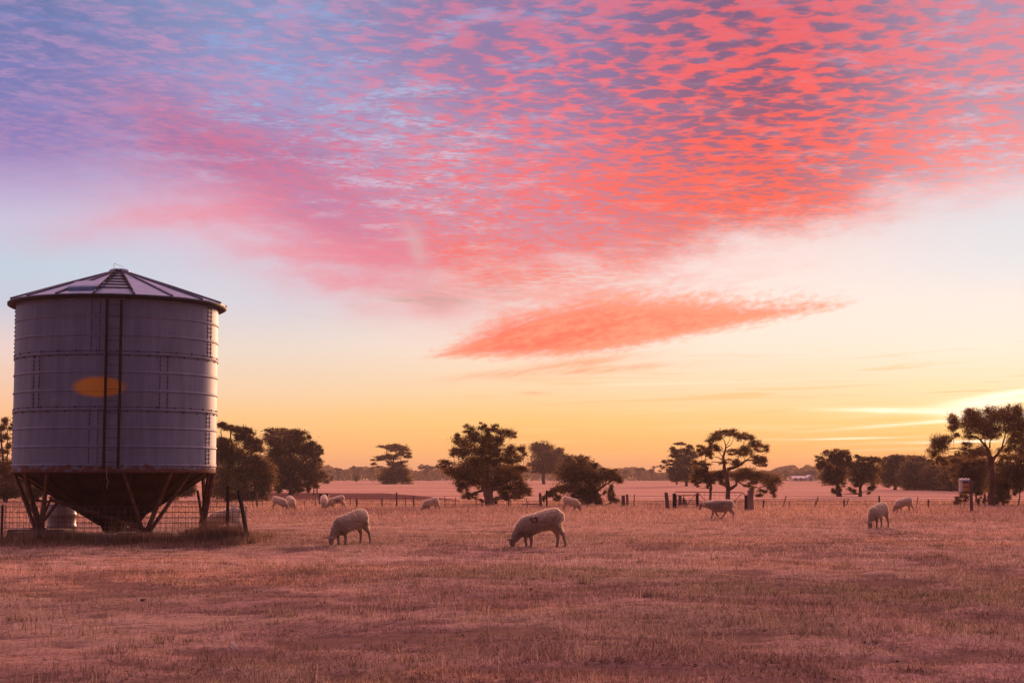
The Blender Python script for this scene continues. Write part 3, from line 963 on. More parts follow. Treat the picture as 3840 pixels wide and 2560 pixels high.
# rank grass grown up round the footings
def clump(n, cx, cy, rx, ry, h0, h1):
    x = cx + rng.normal(0, 0.5, n) * rx; y = cy + rng.normal(0, 0.5, n) * ry
    return blades(x, y, rng.uniform(h0, h1, n), rng.uniform(0.006, 0.014, n), 0.38)
cl = []
def cpx(px, Y, n, rx, ry, h0, h1): cl.append(clump(n, xat(px, Y), Y, rx, ry, h0, h1))
x0, x1 = xat(20, 39), xat(940, 39)
n = 26000; x = rng.uniform(x0, x1, n); y = 38.9 + np.where(rng.random(n) < 0.6, rng.normal(0, 0.22, n), rng.normal(-0.1, 0.62, n))
cl.append(blades(x, y, (0.03 + 0.34 * vnoise(x, y, 1.3, 5) * vnoise(x, y, 3.1, 6) * 1.5) * rng.uniform(0.4, 1.25, n), rng.uniform(0.006, 0.016, n), 0.42))
n = 9000; x = rng.uniform(x0, x1, n); y = rng.uniform(39.2, 44.5, n)
cl.append(blades(x, y, rng.uniform(0.06, 0.25, n), 0.012, 0.42))
for px, Y, n, rx, h1 in ((200, 39.3, 3500, 0.75, 0.42), (330, 39.2, 1500, 0.6, 0.34), (500, 39.2, 2200, 0.9, 0.36), (465, 38.9, 260, 0.35, 0.72), (830, 39.3, 2600, 0.7, 0.55), (815, 39.4, 500, 0.6, 0.80), (880, 39.2, 1500, 0.5, 0.50), (90, 39.2, 1800, 0.7, 0.33), (690, 39.2, 1800, 0.9, 0.32), (600, 39.1, 1500, 0.7, 0.30), (120, 44, 800, 0.5, 0.4)):
    cpx(px, Y, n, rx, 0.28, 0.12, h1)
m_rank = grass_mat('rank_dry_grass', [(0.0, (0.10, 0.062, 0.046, 1)), (0.45, (0.24, 0.145, 0.10, 1)), (0.8, (0.42, 0.27, 0.19, 1)), (1.0, (0.72, 0.52, 0.40, 1))], 0.3)
rank = obj('long_grass', fast_mesh('long_grass', np.concatenate(cl), 3), m_rank)
tag(rank, kind='stuff', label='long rank grass grown up around the foot of the silo', cat='grass')
# ------------------------------------------------------------------ trees
def leaf_mat(name, dk, md, lt, trans=0.30):
    m, b = new_mat(name)
    c = ramp(island(), [(0.0, dk + (1,)), (0.55, md + (1,)), (1.0, lt + (1,))])
    link(c, b.inputs['Base Color']); b.inputs['Roughness'].default_value = 0.7; b.inputs['Specular IOR Level'].default_value = 0.2
    t = S.nt.nodes.new('ShaderNodeBsdfTranslucent'); link(mixc(1.0, c, (2.7, 1.8, 0.62, 1), 'MULTIPLY'), t.inputs[0])
    mx = S.nt.nodes.new('ShaderNodeMixShader'); mx.inputs[0].default_value = trans
    S.nt.links.new(b.outputs[0], mx.inputs[1]); S.nt.links.new(t.outputs[0], mx.inputs[2])
    S.nt.links.new(mx.outputs[0], S.nt.nodes['Material Output'].inputs[0])
    return m


m_leaf = leaf_mat('gum_leaves', (0.050, 0.046, 0.034), (0.120, 0.108, 0.078), (0.26, 0.225, 0.165), 0.36)
m_leaf2 = leaf_mat('olive_scrub_leaves', (0.052, 0.050, 0.037), (0.125, 0.114, 0.082), (0.26, 0.230, 0.168))
m_bark = basic('gum_bark', (0.075, 0.040, 0.030), (0.17, 0.10, 0.078), 4, 0.95, 0, 0.6, 0.03, stretch=(1, 1, 0.25))
m_pale_bark = basic('pale_gum_bark', (0.13, 0.085, 0.070), (0.30, 0.21, 0.18), 3, 0.9, 0, 0.5, 0.03, stretch=(1, 1, 0.25))


def tree(name, label, cat, Y, crop, blobs, trunks=(), base=None, mat=None, bark=None, dens=1.0, leaf=1.0, depth=0.42, group='trees around the paddock', twigs=True, loose=1.0, seed=0, grow=1.04):
    """crop = (x0, y0, scale): the blob and limb coordinates are read off an enlarged crop of the photograph"""
    r = np.random.default_rng(seed + int(Y * 7) + len(blobs))
    if name == 'scrub_tree': grow = 1.30
    ox, oy, sc = crop; k = ppm(Y)
    F = lambda px, py: (ox + px / sc, oy + py / sc)
    bx, by = F(*base)
    root_x = xat(bx, Y); root = Vector((root_x, Y, gh(root_x, Y)))
    # if the ground at this distance shows a little higher or lower than the photograph, let the tree stand on the ground
    shift = root.z - at(bx, by, Y).z
    T = empty(name, root, label, cat, group)
    cen = []
    for bl in blobs:
        px, py, rx, ry = bl[:4]; rx *= grow; ry *= grow
        p = at(*F(px, py), Y)
        hgt = max(p.z + shift - root.z, 0.05)
        cen.append((p.x - root.x, 0.0, hgt, rx / sc / k, ry / sc / k, rx / sc, ry / sc))
    xs_ = [c[0] for c in cen]; wid = (max(xs_) - min(xs_)) * 0.5 + 0.3; midx = 0.5 * (max(xs_) + min(xs_))
    out = []
    for c in cen:
        # depth of the clump inside the crown: crowns are about round in plan
        lim = math.sqrt(max(0.05, 1 - min(1, ((c[0] - midx) / wid)) ** 2)) * wid * depth
        out.append((c[0], r.uniform(-lim, lim), c[2], c[3], c[4], c[5], c[6]))
    cen = out
    # limbs
    mb = MB(); nodes = []
    for tr in trunks:
        pts = []; rad = []
        for (px, py, w) in tr:
            p = at(*F(px, py), Y); pts.append(Vector((p.x - root.x, r.uniform(-.05, .05) * len(pts), p.z + shift - root.z))); rad.append(w / sc / k / 2)
        pts[0].y = 0
        # small wobble between the knees of the limb
        P2 = []; R2 = []
        for i in range(len(pts) - 1):
            for t in (0, 0.5):
                q_ = pts[i].lerp(pts[i + 1], t); j = rad[i] * 0.25 if t else 0
                P2.append(q_ + Vector((r.normal(0, j), r.normal(0, j), 0))); R2.append(rad[i] * (1 - t) + rad[i + 1] * t)
        P2.append(pts[-1]); R2.append(rad[-1])
        if tr is trunks[0] or tr[0][1] >= base[1] - 12:
            P2.insert(0, P2[0] + Vector((0, 0, -0.25))); R2.insert(0, R2[0] * 1.25)
        mb.path(P2, R2, 8); nodes += list(zip(P2, R2))
    if twigs and nodes:
        for c in cen:
            tgt = Vector((c[0], c[1], c[2]))
            best = None
            for p, rr in nodes:
                d = (tgt - p).length + max(0, p.z - tgt.z) * 2.0
                if best is None or d < best[0]: best = (d, p, rr)
            d, p, rr = best
            r0 = min(rr * 0.6, 0.02 + 0.022 * d)
            m1 = p.lerp(tgt, 0.5) + Vector((r.normal(0, .06), r.normal(0, .06), r.normal(0, .05) - 0.04 * d)) * min(1, d)
            mb.path([p, m1, tgt], [r0, r0 * 0.6, r0 * 0.3], 5, cap=False)
            for _ in range(4):
                e = tgt + Vector((r.uniform(-1, 1) * c[3], r.uniform(-1, 1) * c[3] * 0.7, r.uniform(-.6, 1) * c[4]))
                mb.path([m1.lerp(tgt, 0.6), e], [r0 * 0.35, r0 * 0.12], 4, cap=False)
    if mb.v: obj('trunk', mb, bark or m_bark, T, smooth=True)
    # leaves
    VV = []
    for c in cen:
        area = c[5] * c[6] * math.pi
        n = int(np.clip(area * 0.95 * dens, 50, 4200))
        ns = max(3, int(area / 130)); ns = min(ns, 60)
        v = r.normal(size=(ns, 3)); v /= np.linalg.norm(v, axis=1)[:, None]
        rad = r.random(ns) ** 0.45
        sc_ = v * rad[:, None] * 0.98
        sr = r.uniform(0.22, 0.42, ns) * loose
        idx = r.integers(0, ns, n)
        stray = r.random(n) < 0.09
        q_ = sc_[idx] + r.normal(size=(n, 3)) * sr[idx][:, None] * np.array([0.70, 0.70, 0.60]) * np.where(stray, 1.7, 1.0)[:, None]
        ry_ = min(c[3], max(c[4], 0.6 * c[3])) * 0.9
        pos = np.stack([c[0] + q_[:, 0] * c[3], c[1] + q_[:, 1] * ry_, c[2] + q_[:, 2] * c[4]], -1)
        pos[:, 2] = np.maximum(pos[:, 2], 0.03 * r.random(n))
        ln = np.clip(r.lognormal(1.55, 0.38, n), 2.4, 11.0) / k * leaf; wd = ln * r.uniform(0.30, 0.55, n)
        d = r.normal(size=(n, 3)); d[:, 2] -= 0.5; d /= np.linalg.norm(d, axis=1)[:, None]
        e = r.normal(size=(n, 3)); e -= d * np.sum(e * d, 1)[:, None]; e /= np.linalg.norm(e, axis=1)[:, None]
        a_ = d * ln[:, None] * 0.5; b_ = e * wd[:, None] * 0.5
        q4 = np.stack([pos - a_, pos + b_ - a_ * 0.1, pos + a_, pos - b_ - a_ * 0.1], 1)
        VV.append(q4.reshape(-1, 3))
    cr = obj('crown', fast_mesh('crown', np.concatenate(VV), 4), mat or m_leaf, T)
    return T


C4 = (1560, 1540, 2.94)
tree('gum_tree', 'tallest spreading gum tree, with a thick pale forked trunk behind the wire fence', 'tree', 97.5, C4, [
    (735, 160, 50, 42), (850, 190, 85, 52), (990, 250, 100, 62), (1080, 240, 40, 40), (600, 200, 70, 45), (470, 280, 60, 42), (540, 330, 120, 70), (650, 300, 90, 80),
    (800, 330, 120, 90), (930, 320, 90, 60), (420, 440, 70, 60), (560, 450, 120, 80), (720, 440, 130, 80), (860, 420, 100, 80), (1060, 420, 90, 70), (1180, 430, 62, 60),
    (640, 560, 160, 80), (850, 540, 150, 80), (1040, 520, 120, 70), (330, 570, 90, 35), (290, 600, 60, 30), (400, 640, 130, 55), (580, 660, 180, 90), (820, 680, 170, 90),
    (1000, 660, 160, 90), (1160, 620, 80, 50), (560, 760, 140, 75), (700, 790, 100, 70), (900, 770, 130, 70), (500, 840, 65, 55), (560, 920, 60, 60), (640, 930, 50, 40),
    (1000, 840, 120, 60), (1140, 840, 105, 70), (1080, 930, 120, 50), (1210, 885, 70, 40), (960, 920, 80, 50), (740, 990, 42, 30), (880, 985, 55, 40), (1000, 960, 60, 40),
    (700, 600, 120, 80), (480, 700, 110, 60), (1100, 740, 110, 70), (780, 240, 70, 50)],
    trunks=[[(810, 1040, 104), (805, 960, 96), (800, 860, 120), (790, 800, 120)], [(790, 810, 70), (780, 700, 46), (795, 580, 34), (810, 480, 26)], [(800, 600, 30), (760, 470, 22), (720, 330, 14)], [(805, 560, 28), (860, 450, 20), (930, 330, 12)],
            [(790, 830, 60), (700, 760, 40), (600, 700, 26), (420, 650, 14)], [(830, 840, 60), (930, 790, 40), (1080, 740, 24), (1180, 660, 12)], [(840, 860, 40), (960, 850, 22), (1100, 880, 12), (1240, 870, 6)], [(760, 860, 40), (640, 900, 18), (560, 960, 10)]],
    base=(810, 1040), bark=m_pale_bark, dens=0.92, seed=1)
tree('gum_tree', 'slim gum tree with a bare straight trunk, just right of the tallest gum', 'tree', 330, C4, [
    (1370, 385, 80, 48), (1330, 410, 66, 58), (1440, 420, 78, 60), (1580, 450, 60, 42), (1390, 500, 130, 80), (1540, 530, 100, 80), (1300, 590, 60, 45), (1450, 590, 140, 65), (1330, 640, 60, 36), (1520, 640, 90, 50), (1640, 500, 60, 40), (1620, 590, 70, 50)],
    trunks=[[(1410, 800, 40), (1405, 690, 34), (1395, 600, 26), (1380, 470, 16)], [(1405, 680, 22), (1480, 600, 14), (1550, 520, 8)], [(1400, 700, 18), (1340, 640, 10), (1300, 600, 6)]], base=(1410, 800), dens=0.95, seed=2, grow=1.2)
tree('sprawling_tree', 'low sprawling dark tree with a leaning trunk and boughs touching the ground', 'tree', 97, C4, [
    (1700, 520, 66, 40), (1830, 535, 80, 50), (1640, 640, 100, 85), (1750, 620, 150, 100), (1890, 620, 100, 80), (1980, 585, 50, 36), (1700, 760, 170, 100), (1850, 760, 170, 110), (2000, 735, 120, 95), (2120, 700, 100, 60),
    (2225, 735, 62, 52), (1800, 880, 160, 80), (1920, 880, 120, 80), (1650, 850, 100, 42), (1550, 870, 70, 42), (1480, 905, 70, 40), (1430, 945, 40, 46), (1560, 945, 50, 40), (1750, 950, 80, 48), (1900, 965, 110, 56), (1990, 985, 70, 50),
    (2150, 885, 42, 66), (2180, 950, 52, 46), (2082, 895, 20, 40), (1950, 560, 30, 20), (2080, 640, 50, 25), (2150, 640, 60, 22)],
    trunks=[[(2040, 1035, 70), (2005, 940, 62), (1960, 850, 52), (1860, 740, 36), (1760, 640, 20)], [(1900, 1035, 40), (1880, 930, 30), (1820, 850, 20)], [(1980, 880, 30), (2090, 800, 18), (2200, 740, 10)], [(1880, 860, 30), (1720, 830, 18), (1500, 900, 8)], [(2060, 1040, 18), (2150, 1000, 12), (2250, 960, 6)]],
    base=(1980, 1035), mat=m_leaf2, dens=1.05, seed=3, grow=1.12)

C3 = (760, 1540, 2.94)
tree('gum_tree', 'tall ragged gum tree with a thin see-through top, directly right of the silo wall', 'tree', 113, C3, [
    (190, 140, 60, 36), (230, 180, 80, 44), (300, 180, 40, 34), (370, 210, 70, 44), (440, 230, 90, 52), (510, 240, 60, 46), (430, 300, 90, 55), (540, 310, 60, 50), (600, 340, 70, 50), (640, 370, 40, 40), (560, 390, 80, 45), (480, 360, 60, 36), (600, 420, 60, 34),
    (200, 350, 80, 60), (260, 400, 120, 80), (180, 470, 120, 90), (330, 470, 130, 90), (440, 500, 110, 80), (260, 580, 180, 110), (470, 600, 160, 110), (600, 560, 110, 80), (640, 660, 120, 90), (350, 700, 200, 110), (540, 730, 170, 100), (690, 760, 110, 80), (200, 720, 160, 120), (680, 850, 100, 70),
    (500, 860, 170, 90), (330, 860, 170, 90), (180, 880, 130, 100), (620, 920, 120, 60), (420, 950, 170, 50)],
    trunks=[[(270, 1000, 70), (260, 850, 60), (290, 650, 44), (330, 400, 26), (300, 250, 12)], [(300, 600, 34), (420, 450, 22), (520, 330, 12)], [(290, 560, 26), (230, 380, 16), (200, 220, 9)], [(330, 700, 24), (480, 560, 18), (590, 400, 10)], [(400, 760, 12), (470, 750, 10), (560, 775, 6)]],
    base=(270, 1000), dens=1.0, mat=m_leaf2, seed=4, grow=1.15)
tree('gum_tree', 'round dome-shaped dense gum tree between the silo and the dark box shelter', 'tree', 162, C3, [
    (860, 225, 110, 36), (760, 240, 70, 40), (980, 250, 110, 45), (1090, 250, 70, 40), (1140, 290, 40, 30), (880, 320, 160, 80), (1040, 340, 130, 70), (760, 330, 70, 60), (1180, 360, 60, 40), (1230, 400, 60, 45), (1290, 430, 40, 45), (800, 430, 110, 80), (950, 440, 160, 90), (1110, 450, 130, 80),
    (1240, 480, 70, 55), (1300, 520, 30, 40), (780, 560, 120, 90), (930, 570, 160, 90), (1090, 580, 150, 90), (1230, 590, 80, 80), (850, 690, 160, 90), (1010, 700, 170, 90), (1180, 700, 110, 80), (1290, 720, 80, 55), (780, 740, 90, 70), (900, 800, 120, 60), (1000, 810, 130, 60), (1150, 800, 100, 40), (1230, 790, 50, 50), (830, 850, 50, 50), (1050, 870, 50, 40), (1150, 870, 36, 34), (850, 620, 100, 70)],
    trunks=[[(972, 920, 62), (968, 850, 54), (975, 760, 48), (980, 620, 34), (960, 430, 18)], [(975, 740, 30), (1090, 600, 18), (1180, 430, 10)], [(970, 760, 28), (860, 620, 18), (800, 430, 10)]], base=(972, 922), dens=1.12, mat=m_leaf2, seed=5, grow=1.12)
tree('flat_topped_gum', 'small flat-topped gum tree standing alone far out in the open field', 'tree', 330, C3, [
    (2040, 368, 72, 26), (2130, 372, 60, 24), (2180, 385, 80, 36), (2235, 430, 52, 40), (2260, 480, 40, 28), (2070, 400, 60, 18), (2010, 490, 110, 26), (2090, 480, 70, 30), (1930, 515, 60, 22), (1890, 560, 40, 18), (1920, 590, 26, 14), (2080, 560, 60, 26), (2190, 560, 70, 36),
    (2130, 620, 110, 50), (2050, 660, 100, 46), (2210, 660, 90, 50), (2130, 710, 180, 50), (2010, 740, 90, 34), (2250, 735, 60, 36), (2120, 765, 130, 26), (2200, 440, 50, 30)],
    trunks=[[(2110, 785, 36), (2105, 680, 28), (2100, 560, 20), (2120, 470, 14), (2150, 400, 8)], [(2105, 560, 14), (2030, 470, 9), (2030, 390, 5)], [(2100, 600, 14), (2000, 510, 8), (1900, 540, 4)], [(2120, 500, 10), (2200, 440, 6)]], base=(2110, 785), dens=1.0, seed=6, grow=1.2)
tree('round_bush', 'small rounded bush at the right foot of the dome-shaped gum tree', 'bush', 330, C3, [(1330, 690, 44, 36), (1310, 740, 60, 40), (1360, 745, 40, 34)], trunks=[[(1325, 786, 12), (1325, 740, 6)]], base=(1325, 786), dens=1.2, mat=m_leaf2, seed=7, group='bushes in the far field')

C9 = (2440, 1600, 4.704)
tree('gum_tree', 'dense gum tree with a ragged left side, behind the left end of the farm gate', 'tree', 280, C9, [
    (500, 290, 80, 24), (560, 300, 60, 22), (650, 325, 80, 30), (720, 360, 50, 30), (400, 390, 60, 44), (380, 430, 40, 30), (560, 400, 130, 36), (620, 430, 130, 46), (500, 500, 140, 60), (700, 500, 110, 60), (430, 480, 60, 44), (300, 585, 90, 28), (230, 600, 40, 16), (290, 640, 80, 28),
    (150, 682, 42, 14), (222, 712, 32, 22), (165, 772, 26, 14), (500, 620, 150, 80), (660, 600, 120, 70), (550, 740, 190, 80), (720, 720, 110, 70), (400, 760, 80, 60), (400, 850, 110, 70), (560, 870, 160, 70), (720, 860, 110, 70), (460, 930, 110, 40), (640, 930, 120, 44)],
    trunks=[[(628, 1037, 56), (622, 940, 46), (600, 760, 34), (560, 560, 20), (530, 360, 9)], [(605, 780, 22), (700, 600, 14), (690, 400, 7)], [(600, 740, 18), (420, 640, 10), (190, 690, 5)], [(590, 700, 14), (450, 520, 9), (410, 400, 5)], [(455, 1010, 34), (460, 940, 26), (480, 860, 14)]], base=(628, 1037), dens=1.0, mat=m_leaf2, seed=8, grow=1.25)
tree('open_gum', 'open-crowned gum tree with bare branching limbs and low right bough, behind the gate', 'tree', 122, C9, [
    (1230, 110, 70, 36), (1180, 170, 80, 50), (1100, 220, 80, 44), (1040, 270, 60, 34), (1260, 190, 60, 40), (1390, 90, 66, 42), (1450, 120, 60, 44), (1380, 150, 60, 36), (1530, 150, 70, 40), (1560, 200, 60, 40), (1640, 150, 60, 44), (1700, 190, 70, 40), (1770, 220, 56, 44), (1740, 290, 70, 30), (1850, 300, 70, 36), (1890, 350, 80, 40), (1940, 310, 40, 36), (2000, 370, 50, 44), (2010, 430, 44, 30), (1900, 440, 40, 26),
    (1110, 390, 60, 54), (1080, 340, 50, 36), (1180, 420, 50, 36), (1660, 380, 76, 46), (1700, 450, 60, 60), (1640, 480, 60, 50), (1460, 410, 70, 32), (1530, 440, 60, 40), (1430, 480, 50, 26), (1580, 390, 40, 30), (1870, 560, 60, 36), (1950, 570, 90, 50), (1900, 640, 70, 44), (2010, 640, 64, 56), (2040, 700, 26, 34), (1990, 560, 40, 40),
    (1440, 620, 80, 36), (1520, 650, 70, 44), (1700, 800, 110, 50), (1780, 860, 120, 60), (1660, 880, 110, 60), (1840, 930, 60, 40), (1760, 980, 90, 40), (2080, 850, 90, 44), (2120, 920, 120, 60), (2000, 920, 70, 60), (2180, 1000, 90, 70), (2100, 1020, 80, 60), (2210, 1090, 60, 44), (2120, 1120, 60, 40), (2170, 1190, 36, 60), (1880, 1210, 70, 34), (1770, 1120, 50, 50), (1700, 1060, 50, 30), (1980, 1130, 60, 40), (1260, 1020, 40, 44), (1290, 640, 60, 36), (1500, 900, 90, 60), (1350, 830, 60, 60), (1450, 820, 70, 40)],
    trunks=[[(1368, 1300, 84), (1366, 1150, 80), (1352, 1010, 86), (1325, 860, 74), (1300, 700, 56), (1280, 560, 46), (1305, 440, 34), (1325, 350, 24), (1310, 250, 14), (1250, 160, 7)], [(1320, 380, 20), (1400, 330, 12), (1450, 260, 8), (1470, 170, 5)], [(1320, 360, 14), (1390, 250, 9), (1400, 160, 5)], [(1300, 460, 16), (1220, 400, 9), (1150, 330, 6)],
            [(1350, 760, 64), (1480, 720, 54), (1600, 660, 44), (1680, 600, 32), (1790, 590, 24), (1900, 570, 12)], [(1480, 680, 20), (1550, 540, 16), (1570, 400, 11), (1640, 300, 7), (1690, 220, 5)], [(1680, 600, 18), (1780, 520, 12), (1860, 440, 8), (1870, 360, 6)], [(1280, 590, 22), (1180, 540, 14), (1100, 530, 8)], [(1270, 540, 14), (1200, 440, 9), (1120, 380, 5)],
            [(1375, 1110, 60), (1440, 1080, 56), (1510, 1030, 44), (1530, 960, 30), (1520, 880, 16)], [(1540, 980, 22), (1660, 1040, 18), (1800, 1060, 18), (1900, 1080, 15), (2030, 1050, 10), (2150, 1010, 6)], [(1660, 1040, 9), (1740, 1080, 7), (1770, 1130, 4)], [(1900, 1080, 9), (2000, 1120, 6), (2150, 1180, 4)], [(1320, 650, 22), (1200, 630, 16), (1060, 620, 10)], [(1790, 590, 10), (1860, 640, 7), (1960, 660, 4)]],
    base=(1368, 1300), dens=0.95, leaf=0.9, loose=1.35, seed=9, grow=1.40)
tree('small_gum', 'small gum tree with a thin dark bent trunk just left of the open-crowned gum', 'tree', 123, C9, [
    (900, 390, 76, 44), (870, 350, 30, 20), (960, 430, 90, 50), (1050, 410, 50, 40), (1000, 490, 90, 50), (900, 470, 70, 40), (1070, 540, 60, 44), (850, 650, 80, 50), (940, 680, 80, 50), (860, 740, 110, 50), (960, 760, 60, 40), (820, 830, 110, 60), (940, 860, 130, 70), (1080, 860, 130, 70), (1200, 880, 110, 70), (1250, 830, 70, 40), (880, 950, 120, 50), (1020, 960, 110, 50), (1130, 950, 70, 40), (790, 1010, 60, 34), (820, 1060, 30, 20), (1020, 1030, 60, 40), (1240, 960, 60, 50)],
    trunks=[[(1050, 1300, 46), (1058, 1180, 44), (1070, 1090, 46), (1060, 980, 36), (1020, 840, 24), (980, 660, 16), (960, 500, 9)], [(1062, 1110, 26), (1000, 1090, 15), (900, 1095, 7)], [(1065, 1000, 22), (1150, 900, 12), (1240, 860, 7)], [(1000, 760, 12), (900, 640, 8), (900, 450, 5)]], base=(1050, 1300), dens=0.95, seed=10, grow=1.28)

C6 = (3040, 1480, 2.94)
tree('gum_tree', 'left one of two small bushy gums between the gate and the meter box', 'tree', 147, C6, [
    (200, 630, 50, 24), (290, 630, 80, 30), (370, 650, 60, 36), (220, 680, 70, 46), (310, 680, 90, 44), (400, 700, 40, 34), (290, 740, 110, 46), (110, 740, 56, 44), (95, 690, 44, 20), (130, 780, 60, 34), (190, 800, 80, 38), (370, 760, 80, 50), (440, 740, 34, 30), (200, 870, 110, 66), (320, 870, 120, 74), (170, 930, 80, 40), (250, 940, 100, 40), (360, 960, 60, 44), (265, 1040, 36, 40), (300, 1070, 40, 40)],
    trunks=[[(318, 1118, 62), (315, 1040, 52), (295, 960, 40), (290, 850, 26), (280, 700, 12)], [(300, 970, 20), (180, 990, 10), (110, 1000, 5)], [(300, 940, 22), (380, 840, 14), (400, 720, 6)], [(290, 870, 14), (180, 800, 9), (100, 720, 4)]], base=(318, 1118), dens=0.95, seed=11, mat=m_leaf2, grow=1.2)
tree('gum_tree', 'right one of two small bushy gums, with a thin forked trunk', 'tree', 146, C6, [
    (540, 690, 50, 22), (600, 710, 60, 22), (690, 700, 44, 24), (560, 740, 70, 30), (720, 740, 46, 36), (660, 740, 50, 30), (560, 790, 110, 44), (650, 810, 100, 50), (480, 790, 50, 30), (500, 860, 110, 66), (640, 870, 100, 66), (590, 940, 120, 50), (480, 960, 50, 46), (690, 930, 40, 36), (650, 1045, 46, 48), (440, 1070, 46, 34), (560, 880, 60, 60)],
    trunks=[[(545, 1132, 44), (545, 1040, 32), (560, 1000, 26), (610, 930, 18), (650, 820, 9)], [(545, 1030, 24), (510, 960, 16), (500, 860, 10), (530, 740, 5)], [(545, 1100, 16), (440, 1100, 9), (360, 1105, 5)]], base=(545, 1132), dens=0.95, seed=12, mat=m_leaf2, grow=1.2)
C12 = (3400, 1480, 3.564)
tree('spreading_gum', 'tall airy gum tree with glowing leaf tufts and long bare limbs before the sun', 'tree', 96.5, C12, [
    (430, 590, 70, 50), (500, 590, 44, 44), (370, 650, 56, 50), (420, 680, 70, 60), (370, 740, 50, 60), (420, 780, 40, 40), (640, 290, 40, 36), (590, 350, 54, 40), (650, 370, 50, 50), (570, 420, 44, 36), (640, 440, 40, 30), (590, 535, 36, 26), (620, 555, 24, 16),
    (770, 250, 56, 40), (850, 250, 70, 40), (920, 270, 56, 44), (800, 310, 60, 40), (880, 340, 70, 50), (960, 340, 70, 56), (1060, 330, 80, 50), (870, 420, 80, 60), (980, 420, 90, 60), (1080, 400, 80, 70), (1010, 490, 70, 44), (900, 500, 60, 40), (1120, 470, 60, 50), (1220, 480, 36, 40), (1190, 440, 40, 24), (1060, 540, 80, 34), (930, 550, 60, 26),
    (1120, 210, 40, 44), (1200, 220, 66, 50), (1180, 290, 80, 60), (1290, 230, 66, 50), (1360, 200, 56, 44), (1430, 190, 50, 36), (1450, 240, 70, 44), (1350, 290, 90, 54), (1450, 320, 80, 60), (1530, 270, 60, 66), (1280, 330, 50, 40), (1520, 370, 70, 60), (1400, 400, 70, 54), (1360, 480, 60, 50), (1450, 500, 60, 44), (1470, 570, 44, 34), (1560, 430, 60, 50), (1420, 660, 44, 50), (1500, 640, 60, 50), (1560, 680, 50, 50), (1600, 560, 60, 60), (1640, 420, 70, 80), (1700, 560, 80, 80),
    (850, 650, 60, 26), (840, 690, 40, 26), (990, 730, 70, 34), (870, 770, 90, 34), (940, 790, 60, 40), (780, 800, 40, 40), (640, 790, 26, 36), (470, 850, 60, 40), (500, 890, 50, 30), (370, 905, 40, 24), (1330, 750, 70, 36), (1450, 740, 80, 44)],
    trunks=[[(1140, 1478, 100), (1150, 1250, 90), (1140, 1050, 88), (1130, 860, 92), (1105, 740, 50), (1060, 660, 34), (960, 580, 24), (870, 540, 19), (810, 480, 14), (740, 430, 9), (660, 440, 5)], [(1090, 720, 28), (1050, 640, 18), (1040, 560, 11), (1030, 500, 6)], [(1110, 700, 26), (1112, 620, 16), (1115, 560, 10)], [(1040, 680, 14), (960, 640, 9), (860, 640, 5)],
            [(1150, 860, 50), (1210, 790, 34), (1260, 720, 26), (1285, 620, 20), (1310, 500, 15), (1310, 400, 8)], [(1265, 720, 20), (1330, 640, 12), (1340, 560, 8), (1400, 460, 5)], [(1260, 740, 14), (1200, 710, 8)], [(1110, 800, 30), (960, 750, 20), (780, 730, 15), (680, 705, 12), (560, 715, 9), (470, 720, 5)], [(780, 725, 9), (660, 740, 7), (540, 770, 4)], [(700, 705, 7), (560, 695, 5), (500, 680, 3)]],
    base=(1140, 1478), dens=0.85, leaf=0.85, loose=1.35, seed=13, grow=1.62)
tree('scrub_bush', 'large dense dark scrub bush around the trunk of the airy gum, at the right edge', 'bush', 98.5, C12, [
    (1280, 850, 60, 40), (1400, 830, 120, 50), (1540, 830, 120, 60), (1680, 850, 110, 80), (1320, 950, 150, 80), (1480, 950, 150, 100), (1640, 980, 140, 120), (1250, 1060, 110, 110), (1400, 1080, 150, 110), (1560, 1120, 130, 120), (1200, 1180, 120, 110), (1330, 1200, 130, 110), (1460, 1200, 90, 90), (1180, 1300, 110, 80), (1300, 1330, 110, 90), (1120, 1400, 80, 60), (1220, 1420, 90, 40), (1340, 1420, 70, 40), (1500, 1290, 60, 50), (1060, 1400, 30, 70), (1700, 1200, 120, 120)],
    trunks=[[(1290, 1478, 44), (1300, 1300, 30), (1380, 1050, 18)], [(1485, 1500, 24), (1510, 1380, 18), (1530, 1200, 10)], [(1180, 1470, 36), (1160, 1300, 24), (1200, 1100, 12)]], base=(1230, 1478), dens=1.1, mat=m_leaf2, seed=14, group='bushes in the far field')
tree('scrub_bush', 'mid-height scrub bush behind the meter box, left of the airy gum', 'bush', 110, C12, [
    (600, 880, 60, 40), (700, 870, 110, 50), (830, 880, 110, 60), (960, 880, 120, 60), (1060, 900, 80, 60), (700, 960, 150, 70), (850, 980, 150, 90), (1000, 990, 130, 90), (760, 1080, 150, 80), (920, 1100, 150, 90), (1050, 1120, 100, 100), (880, 1200, 140, 70), (1000, 1230, 120, 80), (730, 1180, 110, 60), (950, 1300, 80, 50), (800, 1290, 110, 36)],
    trunks=[[(930, 1420, 30), (930, 1250, 22), (900, 1050, 12)]], base=(930, 1420), dens=0.95, mat=m_leaf2, seed=15, group='bushes in the far field')
tree('low_bush', 'low dark bush at the foot of the meter box post', 'bush', 90, C12, [(650, 1390, 50, 44), (720, 1400, 80, 50), (790, 1370, 44, 60), (720, 1320, 34, 36), (840, 1340, 70, 26)], trunks=[[(635, 1500, 7), (632, 1430, 6), (650, 1380, 4)], [(720, 1490, 10), (720, 1400, 5)], [(770, 1490, 10), (780, 1400, 5)]], base=(715, 1492), dens=1.0, seed=16, group='bushes in the far field')
tree('sapling', 'slender dark sapling between the meter box post and the airy gum', 'bush', 91, C12, [(985, 1380, 26, 30), (968, 1410, 30, 40), (965, 1445, 26, 22)], trunks=[[(960, 1490, 8), (966, 1420, 6), (990, 1360, 3)]], base=(960, 1490), dens=1.2, seed=17, group='bushes in the far field')
